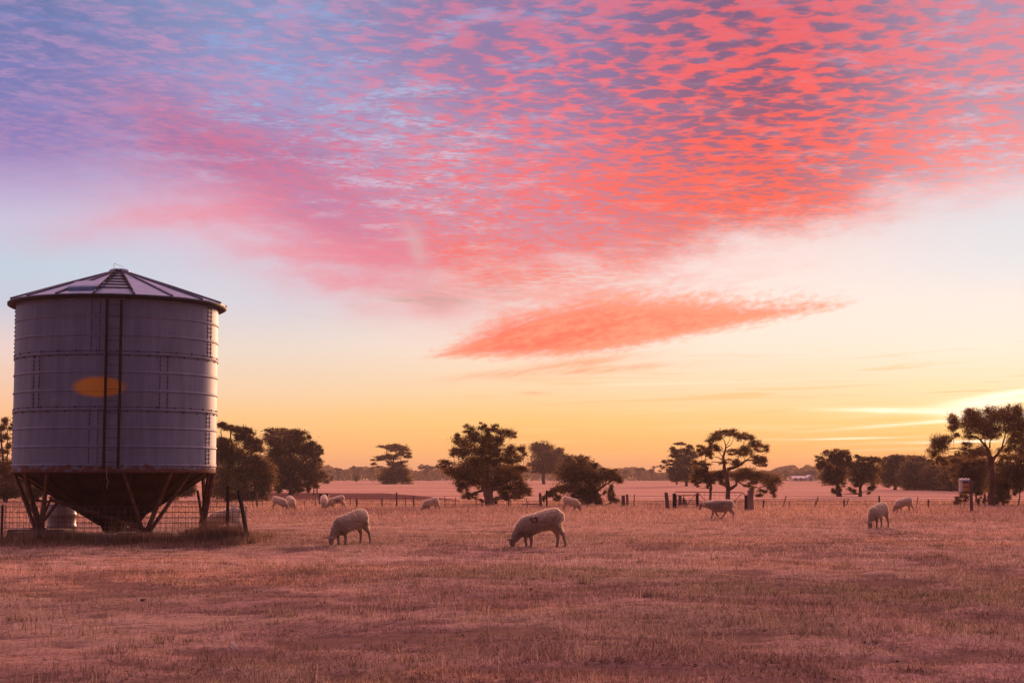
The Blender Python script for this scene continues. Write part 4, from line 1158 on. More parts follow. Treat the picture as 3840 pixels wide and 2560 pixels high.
# scrub on the slope to the right
tree('scrub_tree', 'broad pale scrub tree right of the two small bushy gums', 'tree', 218, C6, [
    (860, 740, 60, 40), (950, 730, 100, 40), (1060, 720, 100, 36), (860, 800, 100, 60), (980, 800, 130, 70), (800, 870, 70, 60), (900, 880, 130, 80), (1030, 880, 130, 80), (840, 950, 110, 44), (980, 960, 130, 50), (900, 1000, 70, 30)],
    trunks=[[(928, 1060, 40), (926, 980, 30), (940, 860, 16)], [(930, 990, 16), (850, 900, 9)], [(930, 990, 16), (1040, 880, 9)]], base=(928, 1060), dens=0.95, mat=m_leaf2, seed=18)
tree('scrub_tree', 'dark rounded scrub tree at the left end of the thick scrub on the slope', 'tree', 214, C6, [
    (1130, 760, 90, 50), (1220, 740, 100, 44), (1290, 780, 60, 50), (1180, 850, 110, 70), (1280, 870, 110, 80), (1200, 950, 90, 70), (1230, 1000, 80, 40), (1110, 930, 80, 80), (1100, 1000, 90, 40), (1380, 960, 110, 80), (1340, 1020, 60, 40)],
    trunks=[[(1240, 1060, 18), (1230, 960, 10)]], base=(1240, 1058), dens=1.1, mat=m_leaf2, seed=19)
tree('scrub_tree', 'wide scrub thicket on the slope behind the meter box, bare pale branches showing in it', 'tree', 205, C6, [
    (1390, 830, 110, 50), (1500, 820, 110, 50), (1420, 900, 150, 80), (1560, 900, 140, 80), (1480, 980, 150, 70), (1620, 960, 130, 80), (1330, 900, 90, 60), (1640, 860, 120, 70), (1540, 1030, 120, 40), (1690, 1010, 100, 50), (1600, 770, 110, 50), (1720, 740, 90, 50), (1560, 700, 60, 26), (1680, 690, 60, 30), (1850, 640, 70, 40), (1780, 660, 60, 40), (1780, 860, 110, 100), (1900, 780, 110, 110)],
    trunks=[[(1500, 1070, 20), (1440, 960, 12), (1420, 850, 7)], [(1320, 885, 6), (1400, 850, 7), (1500, 855, 8), (1600, 845, 5)], [(1420, 940, 5), (1450, 880, 6), (1480, 850, 4)]], base=(1500, 1068), dens=1.0, mat=m_leaf2, seed=20)
tree('scrub_tree', 'tall dark scrub tree closing the gap between the scrub and the airy gum', 'tree', 196, C6, [
    (1560, 820, 100, 60), (1660, 800, 100, 60), (1760, 790, 110, 70), (1620, 900, 120, 70), (1740, 900, 130, 90), (1860, 880, 120, 90), (1500, 920, 90, 60), (1700, 1000, 120, 60), (1850, 1000, 110, 60), (1560, 1000, 110, 50)],
    trunks=[[(1700, 1078, 20), (1690, 960, 12), (1700, 850, 7)]], base=(1700, 1078), dens=1.0, mat=m_leaf2, seed=22)
tree('scrub_tree', 'low dense scrub tree filling in below the dark rounded one on the slope', 'tree', 209, C6, [
    (1080, 820, 80, 60), (1030, 900, 80, 70), (1130, 960, 110, 60), (1280, 960, 110, 60), (1340, 850, 90, 60), (1400, 940, 100, 60), (1190, 800, 90, 50), (1430, 1010, 90, 40)],
    trunks=[[(1300, 1062, 18), (1290, 960, 10)]], base=(1300, 1062), dens=1.0, mat=m_leaf2, seed=23)
# behind the silo
CF = (0, 0, 1.0)
tree('gum_tree', 'gum tree at the far left edge, rising behind the silo wall', 'tree', 107, CF, [
    (18, 1582, 22, 16), (-10, 1600, 26, 18), (34, 1600, 12, 14), (14, 1640, 24, 16), (-20, 1650, 30, 20), (30, 1672, 16, 14), (10, 1690, 30, 12), (-30, 1710, 34, 22), (20, 1740, 34, 24), (-10, 1770, 40, 30), (40, 1780, 30, 30), (10, 1820, 50, 30), (60, 1830, 40, 30), (-40, 1830, 50, 40), (20, 1860, 60, 20)],
    trunks=[[(20, 1886, 20), (18, 1800, 14), (10, 1700, 9), (5, 1610, 4)], [(18, 1790, 9), (30, 1690, 5), (28, 1610, 3)], [(16, 1760, 8), (-20, 1680, 4)]], base=(20, 1886), dens=1.0, seed=21)
for i, (px, w) in enumerate(((140, 75), (300, 85), (470, 90), (640, 90))):
    bl = []
    rr = random.Random(40 + i)
    for q_ in range(15):
        bl.append((px + rr.uniform(-w, w), rr.uniform(1765, 1862), rr.uniform(26, 46), rr.uniform(18, 30)))
    tree('dark_thicket', ['dark thicket tree seen between the left silo legs', 'dark thicket tree hidden mostly behind the left of the hopper', 'dark thicket tree hidden mostly behind the right of the hopper', 'dark thicket tree seen through the right silo legs'][i], 'tree', 109 + i, CF, bl,
         trunks=[[(px, 1884, 12), (px + 6, 1830, 8), (px + 2, 1780, 4)]], base=(px, 1884), dens=1.0, mat=m_leaf2, seed=30 + i)

# ---- far bush along the skyline
FY = 760
def far_tree(px, top, w, flat=False, Y=FY, seed=0, base=1806, label=None, cat='tree'):
    rr = random.Random(seed); bl = []
    hgt = base - top
    if flat:
        for q_ in range(7): bl.append((px + rr.uniform(-w, w) * 0.8, top + hgt * rr.uniform(0.08, 0.30), w * rr.uniform(.3, .5), hgt * 0.11))
        for q_ in range(4): bl.append((px + rr.uniform(-w, w) * 0.5, top + hgt * rr.uniform(0.35, 0.6), w * 0.3, hgt * 0.1))
    else:
        for q_ in range(9): bl.append((px + rr.uniform(-w, w) * 0.75, top + hgt * rr.uniform(0.2, 0.8), w * rr.uniform(.3, .5), hgt * rr.uniform(0.16, 0.24)))
    tree('distant_tree', label, cat, Y, CF, bl, trunks=[[(px, base, 5), (px, base - hgt * 0.5, 3.5), (px + 3, top + hgt * .25, 2)], [(px, base - hgt * 0.45, 3), (px + w * .5, top + hgt * .25, 1.5)], [(px, base - hgt * 0.5, 3), (px - w * .5, top + hgt * .3, 1.5)]], base=(px, base), dens=1.3, leaf=0.8, group='trees on the far skyline', seed=seed, mat=m_leaf2)
far_tree(1222, 1762, 22, True, seed=51, label='flat-topped skyline tree just right of the dome-shaped gum')
far_tree(1268, 1758, 14, True, seed=52, label='small umbrella-shaped skyline tree right of the dome-shaped gum')
far_tree(1340, 1750, 26, True, seed=53, label='wide flat skyline tree left of the lone flat-topped gum')
far_tree(1390, 1750, 20, True, seed=54, label='narrow tall flat skyline tree in a row of three left of the lone flat-topped gum')
far_tree(1440, 1752, 24, True, seed=55, label='rightmost of the three flat skyline trees left of the lone flat-topped gum')
far_tree(1600, 1742, 30, True, seed=56, label='pale skyline tree between the lone flat-topped gum and the tallest gum')
far_tree(2340, 1760, 20, True, seed=57, label='skyline tree right of the low sprawling tree')
far_tree(2395, 1758, 26, True, seed=58, label='flat skyline tree midway between the sprawling tree and the gate')
far_tree(2444, 1753, 14, True, seed=59, label='narrow upright skyline tree left of the ragged gum behind the gate')
far_tree(2862, 1762, 20, False, seed=60, label='rounded skyline tree just right of the open-crowned gum')
far_tree(2945, 1764, 16, True, seed=61, label='small flat skyline tree left of the white farm sheds')
far_tree(3010, 1760, 50, False, seed=62, label='broad rounded skyline tree behind the white farm sheds')
far_tree(2600, 1772, 40, False, seed=63, label='low skyline tree behind the ragged gum near the gate')
far_tree(1245, 1782, 12, False, Y=520, seed=64, base=1808, label='small round bush in front of the far wood left of centre', cat='bush')
far_tree(1338, 1776, 16, False, Y=520, seed=65, base=1808, label='isolated round bush on the far field edge left of the lone flat-topped gum', cat='bush')

# the wood closing off the fields, one mass
VV = []; r = np.random.default_rng(77)
n = 140000
px = r.uniform(-300, 4200, n); Y = r.uniform(800, 860, n)
hh = 1.8 + 5.6 * (0.35 + 0.65 * vnoise(px, px * 0, 1 / 130.0, 9)) * (0.55 + 0.45 * vnoise(px, px * 0, 1 / 28.0, 10))
t = r.random(n) ** 0.75
X = (px - CX) / FX * Y; Z = ground_h(X, Y) + hh * t * 1.35
pos = np.stack([X, Y, Z], -1)
ln = r.uniform(0.5, 1.2, n); d = r.normal(size=(n, 3)); d /= np.linalg.norm(d, axis=1)[:, None]
e = r.normal(size=(n, 3)); e -= d * np.sum(e * d, 1)[:, None]; e /= np.linalg.norm(e, axis=1)[:, None]
a_ = d * ln[:, None] * .5; b_ = e * ln[:, None] * .3
wood = obj('distant_wood', fast_mesh('distant_wood', np.stack([pos - a_, pos + b_, pos + a_, pos - b_], 1).reshape(-1, 3), 4), m_leaf2)
tag(wood, 'low hazy wood along the far edge of the fields', 'wood', kind='stuff')
# ------------------------------------------------------------------ fences, gate, small structures
m_post = basic('weathered_timber', (0.075, 0.050, 0.052), (0.17, 0.115, 0.11), 6, 0.95, 0, 0.7, 0.02, stretch=(3, 3, 0.4))
m_brown_post = basic('brown_timber_post', (0.11, 0.048, 0.030), (0.21, 0.10, 0.065), 6, 0.95, 0, 0.7, 0.02, stretch=(3, 3, 0.4))
m_black_post = basic('blackened_post', (0.016, 0.010, 0.012), (0.04, 0.024, 0.026), 6, 0.9, 0, 0.5, 0.02)
m_star = basic('rusty_star_post', (0.085, 0.034, 0.026), (0.16, 0.07, 0.05), 8, 0.8, 0.2)
m_fwire = basic('old_fence_wire', (0.10, 0.060, 0.052), (0.18, 0.11, 0.095), 3, 0.7, 0.3)


def timber(mb, p0, p1, w0, w1, n=9, sd=0):
    """a split log post, irregular in section, sawn at the top"""
    rr = random.Random(sd); p0, p1 = Vector(p0), Vector(p1)
    ax = [rr.uniform(0.78, 1.15) for _ in range(n)]; rings = []
    for k in range(6):
        t = k / 5; c = p0.lerp(p1, t); w = (w0 * (1 - t) + w1 * t) / 2
        rings.append([c + Vector((math.cos(2 * math.pi * i / n) * w * ax[i] * rr.uniform(.94, 1.06), math.sin(2 * math.pi * i / n) * w * ax[i], (rr.uniform(-.03, .03) if k == 5 else 0))) for i in range(n)])
    mb.loft(rings)


def fence(label, Yf, x0, x1, posts, wires=(0.20, 0.36, 0.50, 0.63)):
    """posts: (crop, x bottom, y bottom, x top, y top, width, material)"""
    gx = xat(0.5 * (x0 + x1), Yf); T = empty('wire_fence', (gx, Yf, gh(gx, Yf)), label, 'fence', 'paddock wire fences')
    k = ppm(Yf)
    for i, (crop, xb, yb, xt, yt, w, m) in enumerate(posts):
        ox, oy, sc = crop
        X0 = xat(ox + xb / sc, Yf); X1 = xat(ox + xt / sc, Yf); h = (yb - yt) / sc / k; wd = w / sc / k
        b0 = Vector((X0 - gx, 0, gh(X0, Yf) - T.location.z - 0.15)); b1 = Vector((X1 - gx, random.uniform(-.06, .06), gh(X0, Yf) - T.location.z + h))
        mb = MB()
        if wd > 0.08: timber(mb, b0, b1, wd * 1.05, wd * 0.95, sd=i)
        else: mb.path([b0, b1], max(wd, 0.035) * 0.62, 4)
        obj('post', mb, m, T)
    for wz in wires:
        mb = MB(); N = 40
        pts = [Vector((xat(x0 + (x1 - x0) * i / N, Yf) - gx, 0.02, wz + gh(xat(x0 + (x1 - x0) * i / N, Yf), Yf) - T.location.z + 0.010 * math.sin(i * 1.9 + wz * 5))) for i in range(N + 1)]
        mb.path(pts, 0.009, 4, cap=False); obj('wire', mb, m_fwire, T)
    return T


C5 = (2360, 1540, 2.94)
fence('long wire fence with mixed timber and steel posts running from the silo to the gate', 91.0, 700, 2520, [
    (C3, 150, 1058, 165, 1000, 5, m_star), (C3, 600, 1058, 600, 898, 24, m_post), (C3, 676, 1056, 656, 985, 5, m_star), (C3, 553, 1050, 556, 975, 5, m_star), (C3, 843, 1050, 843, 955, 10, m_brown_post), (C3, 962, 1050, 962, 925, 20, m_post), (C3, 1125, 1050, 1125, 975, 6, m_star),
    (C3, 1245, 1050, 1243, 960, 5, m_star), (C3, 1635, 1050, 1628, 945, 5, m_star), (C3, 1700, 1050, 1700, 950, 15, m_brown_post), (C3, 1970, 1050, 1970, 945, 5, m_star), (C3, 1988, 1055, 1985, 955, 6, m_star), (C3, 2140, 1056, 2140, 893, 20, m_brown_post), (C3, 2240, 1050, 2234, 940, 6, m_star), (C3, 2330, 1058, 2326, 928, 20, m_post),
    (C4, 320, 1062, 320, 935, 7, m_star), (C4, 428, 1050, 437, 940, 7, m_star), (C4, 672, 1058, 660, 950, 7, m_star), (C4, 730, 1045, 722, 945, 6, m_star), (C4, 1022, 1062, 1022, 930, 18, m_post), (C4, 1046, 1062, 1046, 985, 7, m_star), (C4, 1236, 1055, 1217, 962, 7, m_star), (C4, 1292, 1035, 1292, 995, 8, m_star),
    (C4, 1374, 1068, 1366, 915, 30, m_post), (C4, 1443, 1068, 1440, 885, 18, m_black_post), (C5, 46, 1075, 55, 935, 8, m_star)])
fence('wire fence with leaning steel posts running from the gate to the right edge', 89.5, 2835, 3900, [
    (C5, 1468, 1068, 1478, 982, 18, m_post), (C5, 1680, 1085, 1726, 948, 8, m_star), (C5, 1758, 1060, 1764, 985, 7, m_star), (C5, 2035, 1072, 2078, 952, 8, m_star), (C5, 2030, 1062, 2052, 985, 6, m_star), (C6, 362, 1234, 366, 1145, 18, m_post), (C6, 373, 1244, 415, 1142, 8, m_star),
    (C6, 632, 1224, 597, 1168, 5, m_star), (C6, 750, 1222, 752, 1094, 22, m_black_post), (C6, 1152, 1242, 1178, 1120, 7, m_star), (C6, 1292, 1238, 1292, 1147, 20, m_post), (C6, 975, 1230, 972, 1158, 6, m_star), (C6, 1912, 1250, 1920, 1185, 6, m_star)])


def stand_post(label, crop, xb, yb, xt, yt, w0, w1, m, Y=None, name='gate_post', cat='post', group=None, sd=0):
    ox, oy, sc = crop; Y = Y or gy(oy + yb / sc); k = ppm(Y)
    X = xat(ox + xb / sc, Y); X1 = xat(ox + xt / sc, Y)
    mb = MB(); timber(mb, (0, 0, -0.2), (X1 - X, 0, (yb - yt) / sc / k), w0 / sc / k, w1 / sc / k, 11, sd)
    return tag(obj(name, mb, m, None, loc=(X, Y, gh(X, Y))), label, cat, group)


stand_post('thick leaning weathered timber post at the end of the left fence beside the gate', C5, 424, 1082, 404, 905, 54, 38, m_post, sd=1)
stand_post('black timber post the gate hangs from on its left side', C5, 495, 1080, 494, 915, 38, 38, m_black_post, sd=2)
stand_post('dark slim timber post in front of the gate middle, beside the walking sheep', C5, 748, 1068, 748, 915, 30, 28, m_black_post, sd=3)
stand_post('black timber post at the right end of the gate, against a grey stump', C5, 1284, 1098, 1286, 930, 38, 34, m_black_post, sd=4)
stand_post('fat grey weathered stump post right of the gate', C5, 1336, 1100, 1334, 878, 74, 58, m_pale_bark, sd=5, name='stump_post')
for i, (xb, yb, xt, yt, w) in enumerate(((560, 1066, 557, 946, 40), (597, 1064, 595, 968, 26), (618, 1062, 612, 985, 24), (634, 1064, 628, 1020, 18))):
    stand_post(['tallest of the row of four split timber stubs behind the gate', 'second tallest of the four timber stubs behind the gate', 'third tallest of the four timber stubs behind the gate', 'shortest of the four timber stubs behind the gate'][i], C5, xb, yb, xt, yt, w, w * 0.9, m_post, Y=93.5 + i * 0.3, name='timber_stub', group='timber stubs behind the gate', sd=10 + i)
stand_post('squat weathered timber post pair end, left post, right of the sprawling tree', C4, 2287, 1062, 2285, 938, 46, 40, m_post, name='timber_post', sd=21)
stand_post('pale narrow timber post right next to a squat one right of the sprawling tree', C4, 2330, 1062, 2325, 925, 26, 26, m_pale_bark, name='timber_post', sd=22)

# the farm gate
GY = 88.6; k = ppm(GY)
def gp5(px, py): p = at(C5[0] + px / C5[2], C5[1] + py / C5[2], GY); return p
g0 = gp5(495, 1078); gate = empty('farm_gate', (g0.x, GY, gh(g0.x, GY)), 'wide rusty tubular farm gate with rounded top corners and diagonal braces', 'gate')
gl = lambda px, py: gp5(px, py) - Vector((g0.x, GY, gh(g0.x, GY)))
m_gate = basic('rusty_gate_pipe', (0.10, 0.036, 0.028), (0.19, 0.075, 0.055), 6, 0.75, 0.3)
mb = MB(); mb.path([gl(492, 1060), gl(492, 925), gl(500, 902), gl(522, 892), gl(760, 893), gl(1230, 899), gl(1258, 904), gl(1272, 925), gl(1274, 1060), gl(880, 1066), gl(492, 1060)], 0.021, 6)
obj('frame', mb, m_gate, gate)
for a, b2 in (((748, 898), (610, 1060)), ((755, 900), (905, 1062)), ((1245, 906), (1090, 1064)), ((540, 1060), (620, 985))):
    mb = MB(); mb.path([gl(*a), gl(*b2)], 0.016, 6); obj('brace', mb, m_gate, gate)
mb = MB()
for i in range(1, 5): mb.path([gl(494, 892 + i * 34), gl(1273, 899 + i * 34)], 0.006, 4)
for i in range(1, 14): mb.path([gl(492 + i * 56, 895), gl(492 + i * 56, 1062)], 0.005, 4)
obj('gate_mesh', mb, m_fwire, gate)
# a second, lower gate panel behind
hy = 92.5
def gl2(px, py): p = at(C5[0] + px / C5[2], C5[1] + py / C5[2], hy); return p
h0 = gl2(640, 1062); hur = empty('sheep_hurdle', (h0.x, hy, gh(h0.x, hy)), 'pale low rail hurdle behind the left half of the gate', 'hurdle')
dz = gh(h0.x, hy) - h0.z
L2 = lambda px, py: gl2(px, py) - h0
mb = MB(); mb.path([L2(515, 940), L2(740, 934)], 0.024, 6); obj('top_rail', mb, m_pale_bark, hur)
for xx in (520, 600, 735):
    mb = MB(); mb.path([L2(xx, 938), L2(xx, 1064)], 0.02, 6); obj('upright', mb, m_gate, hur)
for yy in (985, 1030):
    mb = MB(); mb.path([L2(515, yy), L2(740, yy)], 0.012, 5); obj('rail', mb, m_gate, hur)

# meter box on its stout post
PY_ = 78.0; k = ppm(PY_); bx = 3640
BX = xat(bx, PY_); mp = empty('meter_box', (BX, PY_, gh(BX, PY_)), 'white meter box with a curved silver hood fixed to a stout timber post', 'meter box')
hm = lambda py: (1919 - py) / k
mb = MB(); timber(mb, (0, 0, -0.2), (-0.01, 0, hm(1800)), 0.185, 0.165, 11, 31); obj('post', mb, m_post, mp)
m_white = basic('chalky_white_paint', (0.44, 0.37, 0.33), (0.58, 0.50, 0.45), 5, 0.7, 0, 0.1)
m_hood = basic('silver_hood', (0.30, 0.29, 0.34), (0.42, 0.41, 0.47), 4, 0.5, 0.3, 0.1)
m_amber = basic('amber_panelling', (0.50, 0.22, 0.085), (0.62, 0.31, 0.13), 5, 0.35, 0, 0.1)  # plain amber colour for the two panels in the box front
sx = lambda px: (px - bx) / k
zt, zb = hm(1803), hm(1843); yo = 0.22
xl, xr = sx(3602), sx(3637)
box_c = ((xl + xr) / 2, yo, (zt + zb) / 2); ww = xr - xl; hhh = zt - zb
mb = MB(); mb.box((xl + 0.065, yo - 0.02, (zt + zb) / 2), (0.13, 0.36, hhh)); obj('side_panel', mb, m_white, mp, bevel=0.006)
mb = MB(); mb.box((xr - 0.02, yo, (zt + zb) / 2), (0.04, 0.34, hhh)); obj('side_panel', mb, m_white, mp)
mb = MB(); mb.box(((xl + xr) / 2, yo + 0.15, (zt + zb) / 2), (ww, 0.03, hhh)); obj('back_panel', mb, m_white, mp)
mb = MB(); mb.box(((xl + xr) / 2, yo, zb - 0.012), (ww, 0.36, 0.025)); obj('base_board', mb, m_dark, mp)
for q0, q1 in ((0.04, 0.44), (0.50, 0.80)):
    mb = MB(); mb.box(((xl + xr) / 2 + 0.07, yo - 0.10, zb + hhh * (q0 + q1) / 2), (ww - 0.20, 0.03, hhh * (q1 - q0))); obj('front_panel', mb, m_amber, mp)
mb = MB(); mb.box(((xl + xr) / 2 + 0.065, yo - 0.11, zb + hhh * 0.47), (ww - 0.19, 0.06, 0.02)); obj('shelf', mb, m_dark, mp)
mb = MB(); rings = []
for i in range(9):
    a = math.pi * i / 8; rings.append((-math.cos(a) * 0.20 + yo, zt + math.sin(a) * 0.13))
ring0 = [Vector((xl - 0.01, y_, z_)) for y_, z_ in rings] + [Vector((xl - 0.01, yo, zt - 0.004))]
ring1 = [Vector((xr + 0.03, v.y, v.z)) for v in ring0]
mb.loft([ring0, ring1]); obj('hood', mb, m_hood, mp, bevel=0.004)

# open-fronted crate beyond the fence
CYd = 104.0; k = ppm(CYd); X = xat(1216, CYd)
cr = empty('shelter_crate', (X, CYd, gh(X, CYd)), 'small dark open-fronted box shelter behind the sheep beside the fence', 'shelter')
w_, hgt_ = 36 / k, 0.62
mb = MB(); mb.box((0, 0.25, hgt_ / 2 + .02), (w_, 0.04, hgt_)); obj('back_board', mb, m_black_post, cr)
mb = MB(); mb.box((-w_ / 2 + 0.02, 0, hgt_ / 2), (0.04, 0.46, hgt_)); obj('side_board', mb, m_black_post, cr)
mb = MB(); mb.box((w_ / 2 - 0.02, 0, hgt_ / 2), (0.04, 0.46, hgt_)); obj('side_board', mb, m_pale_bark, cr)
mb = MB(); mb.box((0, 0, hgt_ + 0.03), (w_ + 0.06, 0.56, 0.04)); obj('lid', mb, m_black_post, cr)
mb = MB(); mb.box((0, -0.2, hgt_ * 0.42), (w_ - 0.08, 0.04, 0.12)); obj('front_rail', mb, m_dark, cr)

# lattice stand beneath the dome-shaped gum
LY = 158.0; k = ppm(LY); X = xat(1183, LY)
ls = empty('lattice_stand', (X, LY, gh(X, LY)), 'thin rusty lattice tank stand at the right foot of the dome-shaped gum', 'tank stand')
H_ = 1.5
for sx_ in (-1, 1):
    for sy_ in (-1, 1):
        mb = MB(); mb.path([(sx_ * 0.20, sy_ * 0.2, 0), (sx_ * 0.15, sy_ * 0.15, H_)], 0.022, 4); obj('leg', mb, m_star, ls)
mb = MB()
for kz in range(5):
    z0 = H_ * kz / 5; z1 = H_ * (kz + 1) / 5; s0 = 0.2 - 0.05 * kz / 5; s1 = 0.2 - 0.05 * (kz + 1) / 5
    for sy_ in (-1, 1):
        mb.path([(-s0, sy_ * s0, z0), (s1, sy_ * s1, z1)], 0.012, 4); mb.path([(s0, sy_ * s0, z0), (-s1, sy_ * s1, z1)], 0.012, 4)
obj('lattice', mb, m_star, ls)

# far white farm sheds
SY_ = 640.0; k = ppm(SY_)
m_shed = basic('pale_shed_wall', (0.50, 0.42, 0.38), (0.62, 0.54, 0.50), 0.6, 0.9)
m_shroof = basic('pale_shed_roof', (0.66, 0.62, 0.62), (0.80, 0.76, 0.76), 0.5, 0.5, 0.2)
def shed(px0, px1, hw, hr, label, gable, Y):
    k = ppm(Y); x0, x1 = xat(px0, Y), xat(px1, Y); cx = (x0 + x1) / 2; w = x1 - x0
    T = empty('farm_shed', (cx, Y, gh(cx, Y) - 0.05), label, 'shed', 'white sheds across the far field')
    d = 7.0
    if gable:
        wall = [(-w / 2, -d / 2), (w / 2, -d / 2), (w / 2, d / 2), (-w / 2, d / 2)]
        mb = MB(); mb.v = [(x, y, 0) for x, y in wall] + [(x, y, hw) for x, y in wall] + [(0, -d / 2, hr), (0, d / 2, hr)]
        mb.f = [(0, 1, 5, 8, 4), (2, 3, 7, 9, 6), (1, 2, 6, 5), (3, 0, 4, 7)]
        obj('wall', mb, m_shed, T)
        mb = MB()
        for s_ in (-1, 1):
            a, b2 = Vector((s_ * (w / 2 + .25), 0, hw - 0.15)), Vector((0, 0, hr + 0.05))
            for o2 in (0,):
                mb.loft([[a + Vector((0, -d / 2 - .2, 0)), b2 + Vector((0, -d / 2 - .2, 0)), b2 + Vector((0, -d / 2 - .2, .12)), a + Vector((0, -d / 2 - .2, .12))], [a + Vector((0, d / 2 + .2, 0)), b2 + Vector((0, d / 2 + .2, 0)), b2 + Vector((0, d / 2 + .2, .12)), a + Vector((0, d / 2 + .2, .12))]])
        obj('roof', mb, m_shroof, T)
    else:
        mb = MB(); mb.box((0, 0, hw / 2), (w, d, hw)); obj('wall', mb, m_shed, T)
        mb = MB(); mb.loft([[Vector((x_, -d / 2 - .3, hw - .1)), Vector((x_, 0, hr)), Vector((x_, d / 2 + .3, hw - .1)), Vector((x_, 0, hr - .25))] for x_ in (-w / 2 - .2, w / 2 + .2)]); obj('roof', mb, m_shroof, T)
    for xo in ((0.0,) if gable else (-w * .3, w * .1)):
        mb = MB(); mb.box((xo, -d / 2 - 0.05, 0.75), (w * (0.3 if gable else 0.1), 0.06, 1.4)); obj('door', mb, m_post, T)
shed(2968, 3016, 1.3, 2.1, 'long low white shed across the far field', False, 640)
shed(3024, 3046, 1.5, 2.4, 'small white gabled shed right of the long white shed across the far field', True, 636)
# ------------------------------------------------------------------ sheep
def ring3(x, z, hh, hw, tilt=0.0, n=20, y=0.0):
    """section of the body: x forward, z up, tilted about y; slightly egg shaped"""
    out = []; ct, st_2 = math.cos(R(tilt)), math.sin(R(tilt))
    for i in range(n):
        a = 2 * math.pi * i / n
        u = math.sin(a) * hh; v = math.cos(a) * hw * (1.0 + 0.10 * math.sin(-a))
        out.append(Vector((x - u * st_2, y + v, z + u * ct)))
    return out


GRAZE = dict(body=[(-.49, .70, .05, .05, 0), (-.475, .695, .115, .10, 0), (-.43, .69, .185, .155, 3), (-.33, .672, .238, .195, 6), (-.15, .640, .250, .215, 11), (.05, .582, .262, .225, 11), (.22, .532, .245, .210, 6), (.36, .485, .250, .175, -10), (.44, .44, .205, .145, -28)],
             neck=[(.40, .50, .18, .13, -35), (.51, .385, .150, .105, -42), (.585, .285, .122, .088, -46), (.640, .20, .100, .076, -50)],
             head=[(.625, .225, .07, .066, -50), (.668, .150, .086, .070, -62), (.685, .092, .074, .060, -72), (.678, .030, .054, .048, -82), (.665, -.018, .041, .040, -86), (.657, -.045, .024, .028, -88)],
             ear=(.672, .205), ear_d=(0.80, 0.62, -0.02), eye=(.685, .130),
             legs=[('f', .255, .085, .36, [(.255, .30), (.235, .17), (.240, .055), (.252, .0)]), ('f', .34, -.085, .36, [(.345, .30), (.365, .17), (.345, .055), (.355, .0)]),
                   ('h', -.40, .10, .55, [(-.37, .52), (-.47, .36), (-.515, .29), (-.565, .085), (-.535, .0)]), ('h', -.33, -.10, .55, [(-.29, .50), (-.375, .34), (-.395, .24), (-.385, .055), (-.365, .0)])])
WALK = dict(body=[(-.525, .56, .04, .04, 0), (-.51, .555, .11, .095, 0), (-.465, .55, .175, .15, 0), (-.37, .54, .215, .185, 0), (-.18, .515, .243, .212, 0), (.02, .510, .250, .220, 0), (.19, .52, .236, .205, 0), (.32, .53, .205, .165, -8), (.40, .54, .165, .13, -10)],
            neck=[(.34, .545, .18, .13, -5), (.50, .56, .140, .10, -2), (.61, .575, .118, .086, 4), (.70, .585, .105, .078, 0)],
            head=[(.70, .60, .075, .068, -10), (.77, .585, .088, .070, -32), (.815, .525, .078, .060, -52), (.840, .455, .056, .047, -66), (.855, .395, .040, .038, -72), (.860, .365, .024, .026, -74)],
            ear=(.735, .62), ear_d=(-0.30, 0.85, -0.25), eye=(.815, .575),
            legs=[('f', .30, .08, .40, [(.30, .33), (.33, .21), (.365, .07), (.395, .0)]), ('f', .20, -.08, .40, [(.20, .33), (.155, .21), (.075, .085), (.03, .02)]),
                  ('h', -.24, .09, .46, [(-.22, .42), (-.20, .27), (-.17, .21), (-.075, .075), (-.04, .01)]), ('h', -.44, -.09, .46, [(-.38, .42), (-.50, .275), (-.545, .215), (-.535, .05), (-.52, .0)])])


def smooth_chain(pts, rad, k=4):
    """Catmull-Rom through the joints"""
    out = []; ro = []
    P = [pts[0]] + list(pts) + [pts[-1]]; Q = [rad[0]] + list(rad) + [rad[-1]]
    for i in range(1, len(P) - 2):
        for j in range(k):
            t = j / k
            out.append(0.5 * (2 * P[i] + (P[i + 1] - P[i - 1]) * t + (2 * P[i - 1] - 5 * P[i] + 4 * P[i + 1] - P[i + 2]) * t * t + (3 * P[i] - P[i - 1] - 3 * P[i + 1] + P[i + 2]) * t ** 3))
            ro.append(Q[i] * (1 - t) + Q[i + 1] * t)
    out.append(P[-2]); ro.append(Q[-2])
    return out, ro


def spline_rings(st, n=20):
    """densify the stations of a body so that the surface is rounded"""
    out = []
    P = [st[0]] + list(st) + [st[-1]]
    for i in range(1, len(P) - 2):
        for j in range(4):
            t = j / 4; v = []
            for c in range(5):
                a, b, c2, d = P[i - 1][c], P[i][c], P[i + 1][c], P[i + 2][c]
                v.append(0.5 * (2 * b + (c2 - a) * t + (2 * a - 5 * b + 4 * c2 - d) * t * t + (3 * b - a - 3 * c2 + d) * t ** 3))
            out.append(ring3(*v, n=n))
    out.append(ring3(*st[-1], n=n))
    return out


DIGITS = {'9': [[(0.9, 0.62), (0.55, 0.45), (0.12, 0.58), (0.08, 0.88), (0.45, 1.0), (0.85, 0.88), (0.92, 0.55), (0.85, 0.25), (0.7, 0.0)]],
          '3': [[(0.08, 0.86), (0.45, 1.0), (0.85, 0.85), (0.78, 0.60), (0.40, 0.52), (0.85, 0.44), (0.92, 0.16), (0.5, 0.0), (0.05, 0.12)]]}


def seg_d(px, pz, a, b):
    ax, az = a; bx, bz = b; dx, dz = bx - ax, bz - az; L = dx * dx + dz * dz
    t = np.clip(((px - ax) * dx + (pz - az) * dz) / max(L, 1e-9), 0, 1)
    return np.hypot(px - ax - t * dx, pz - az - t * dz)


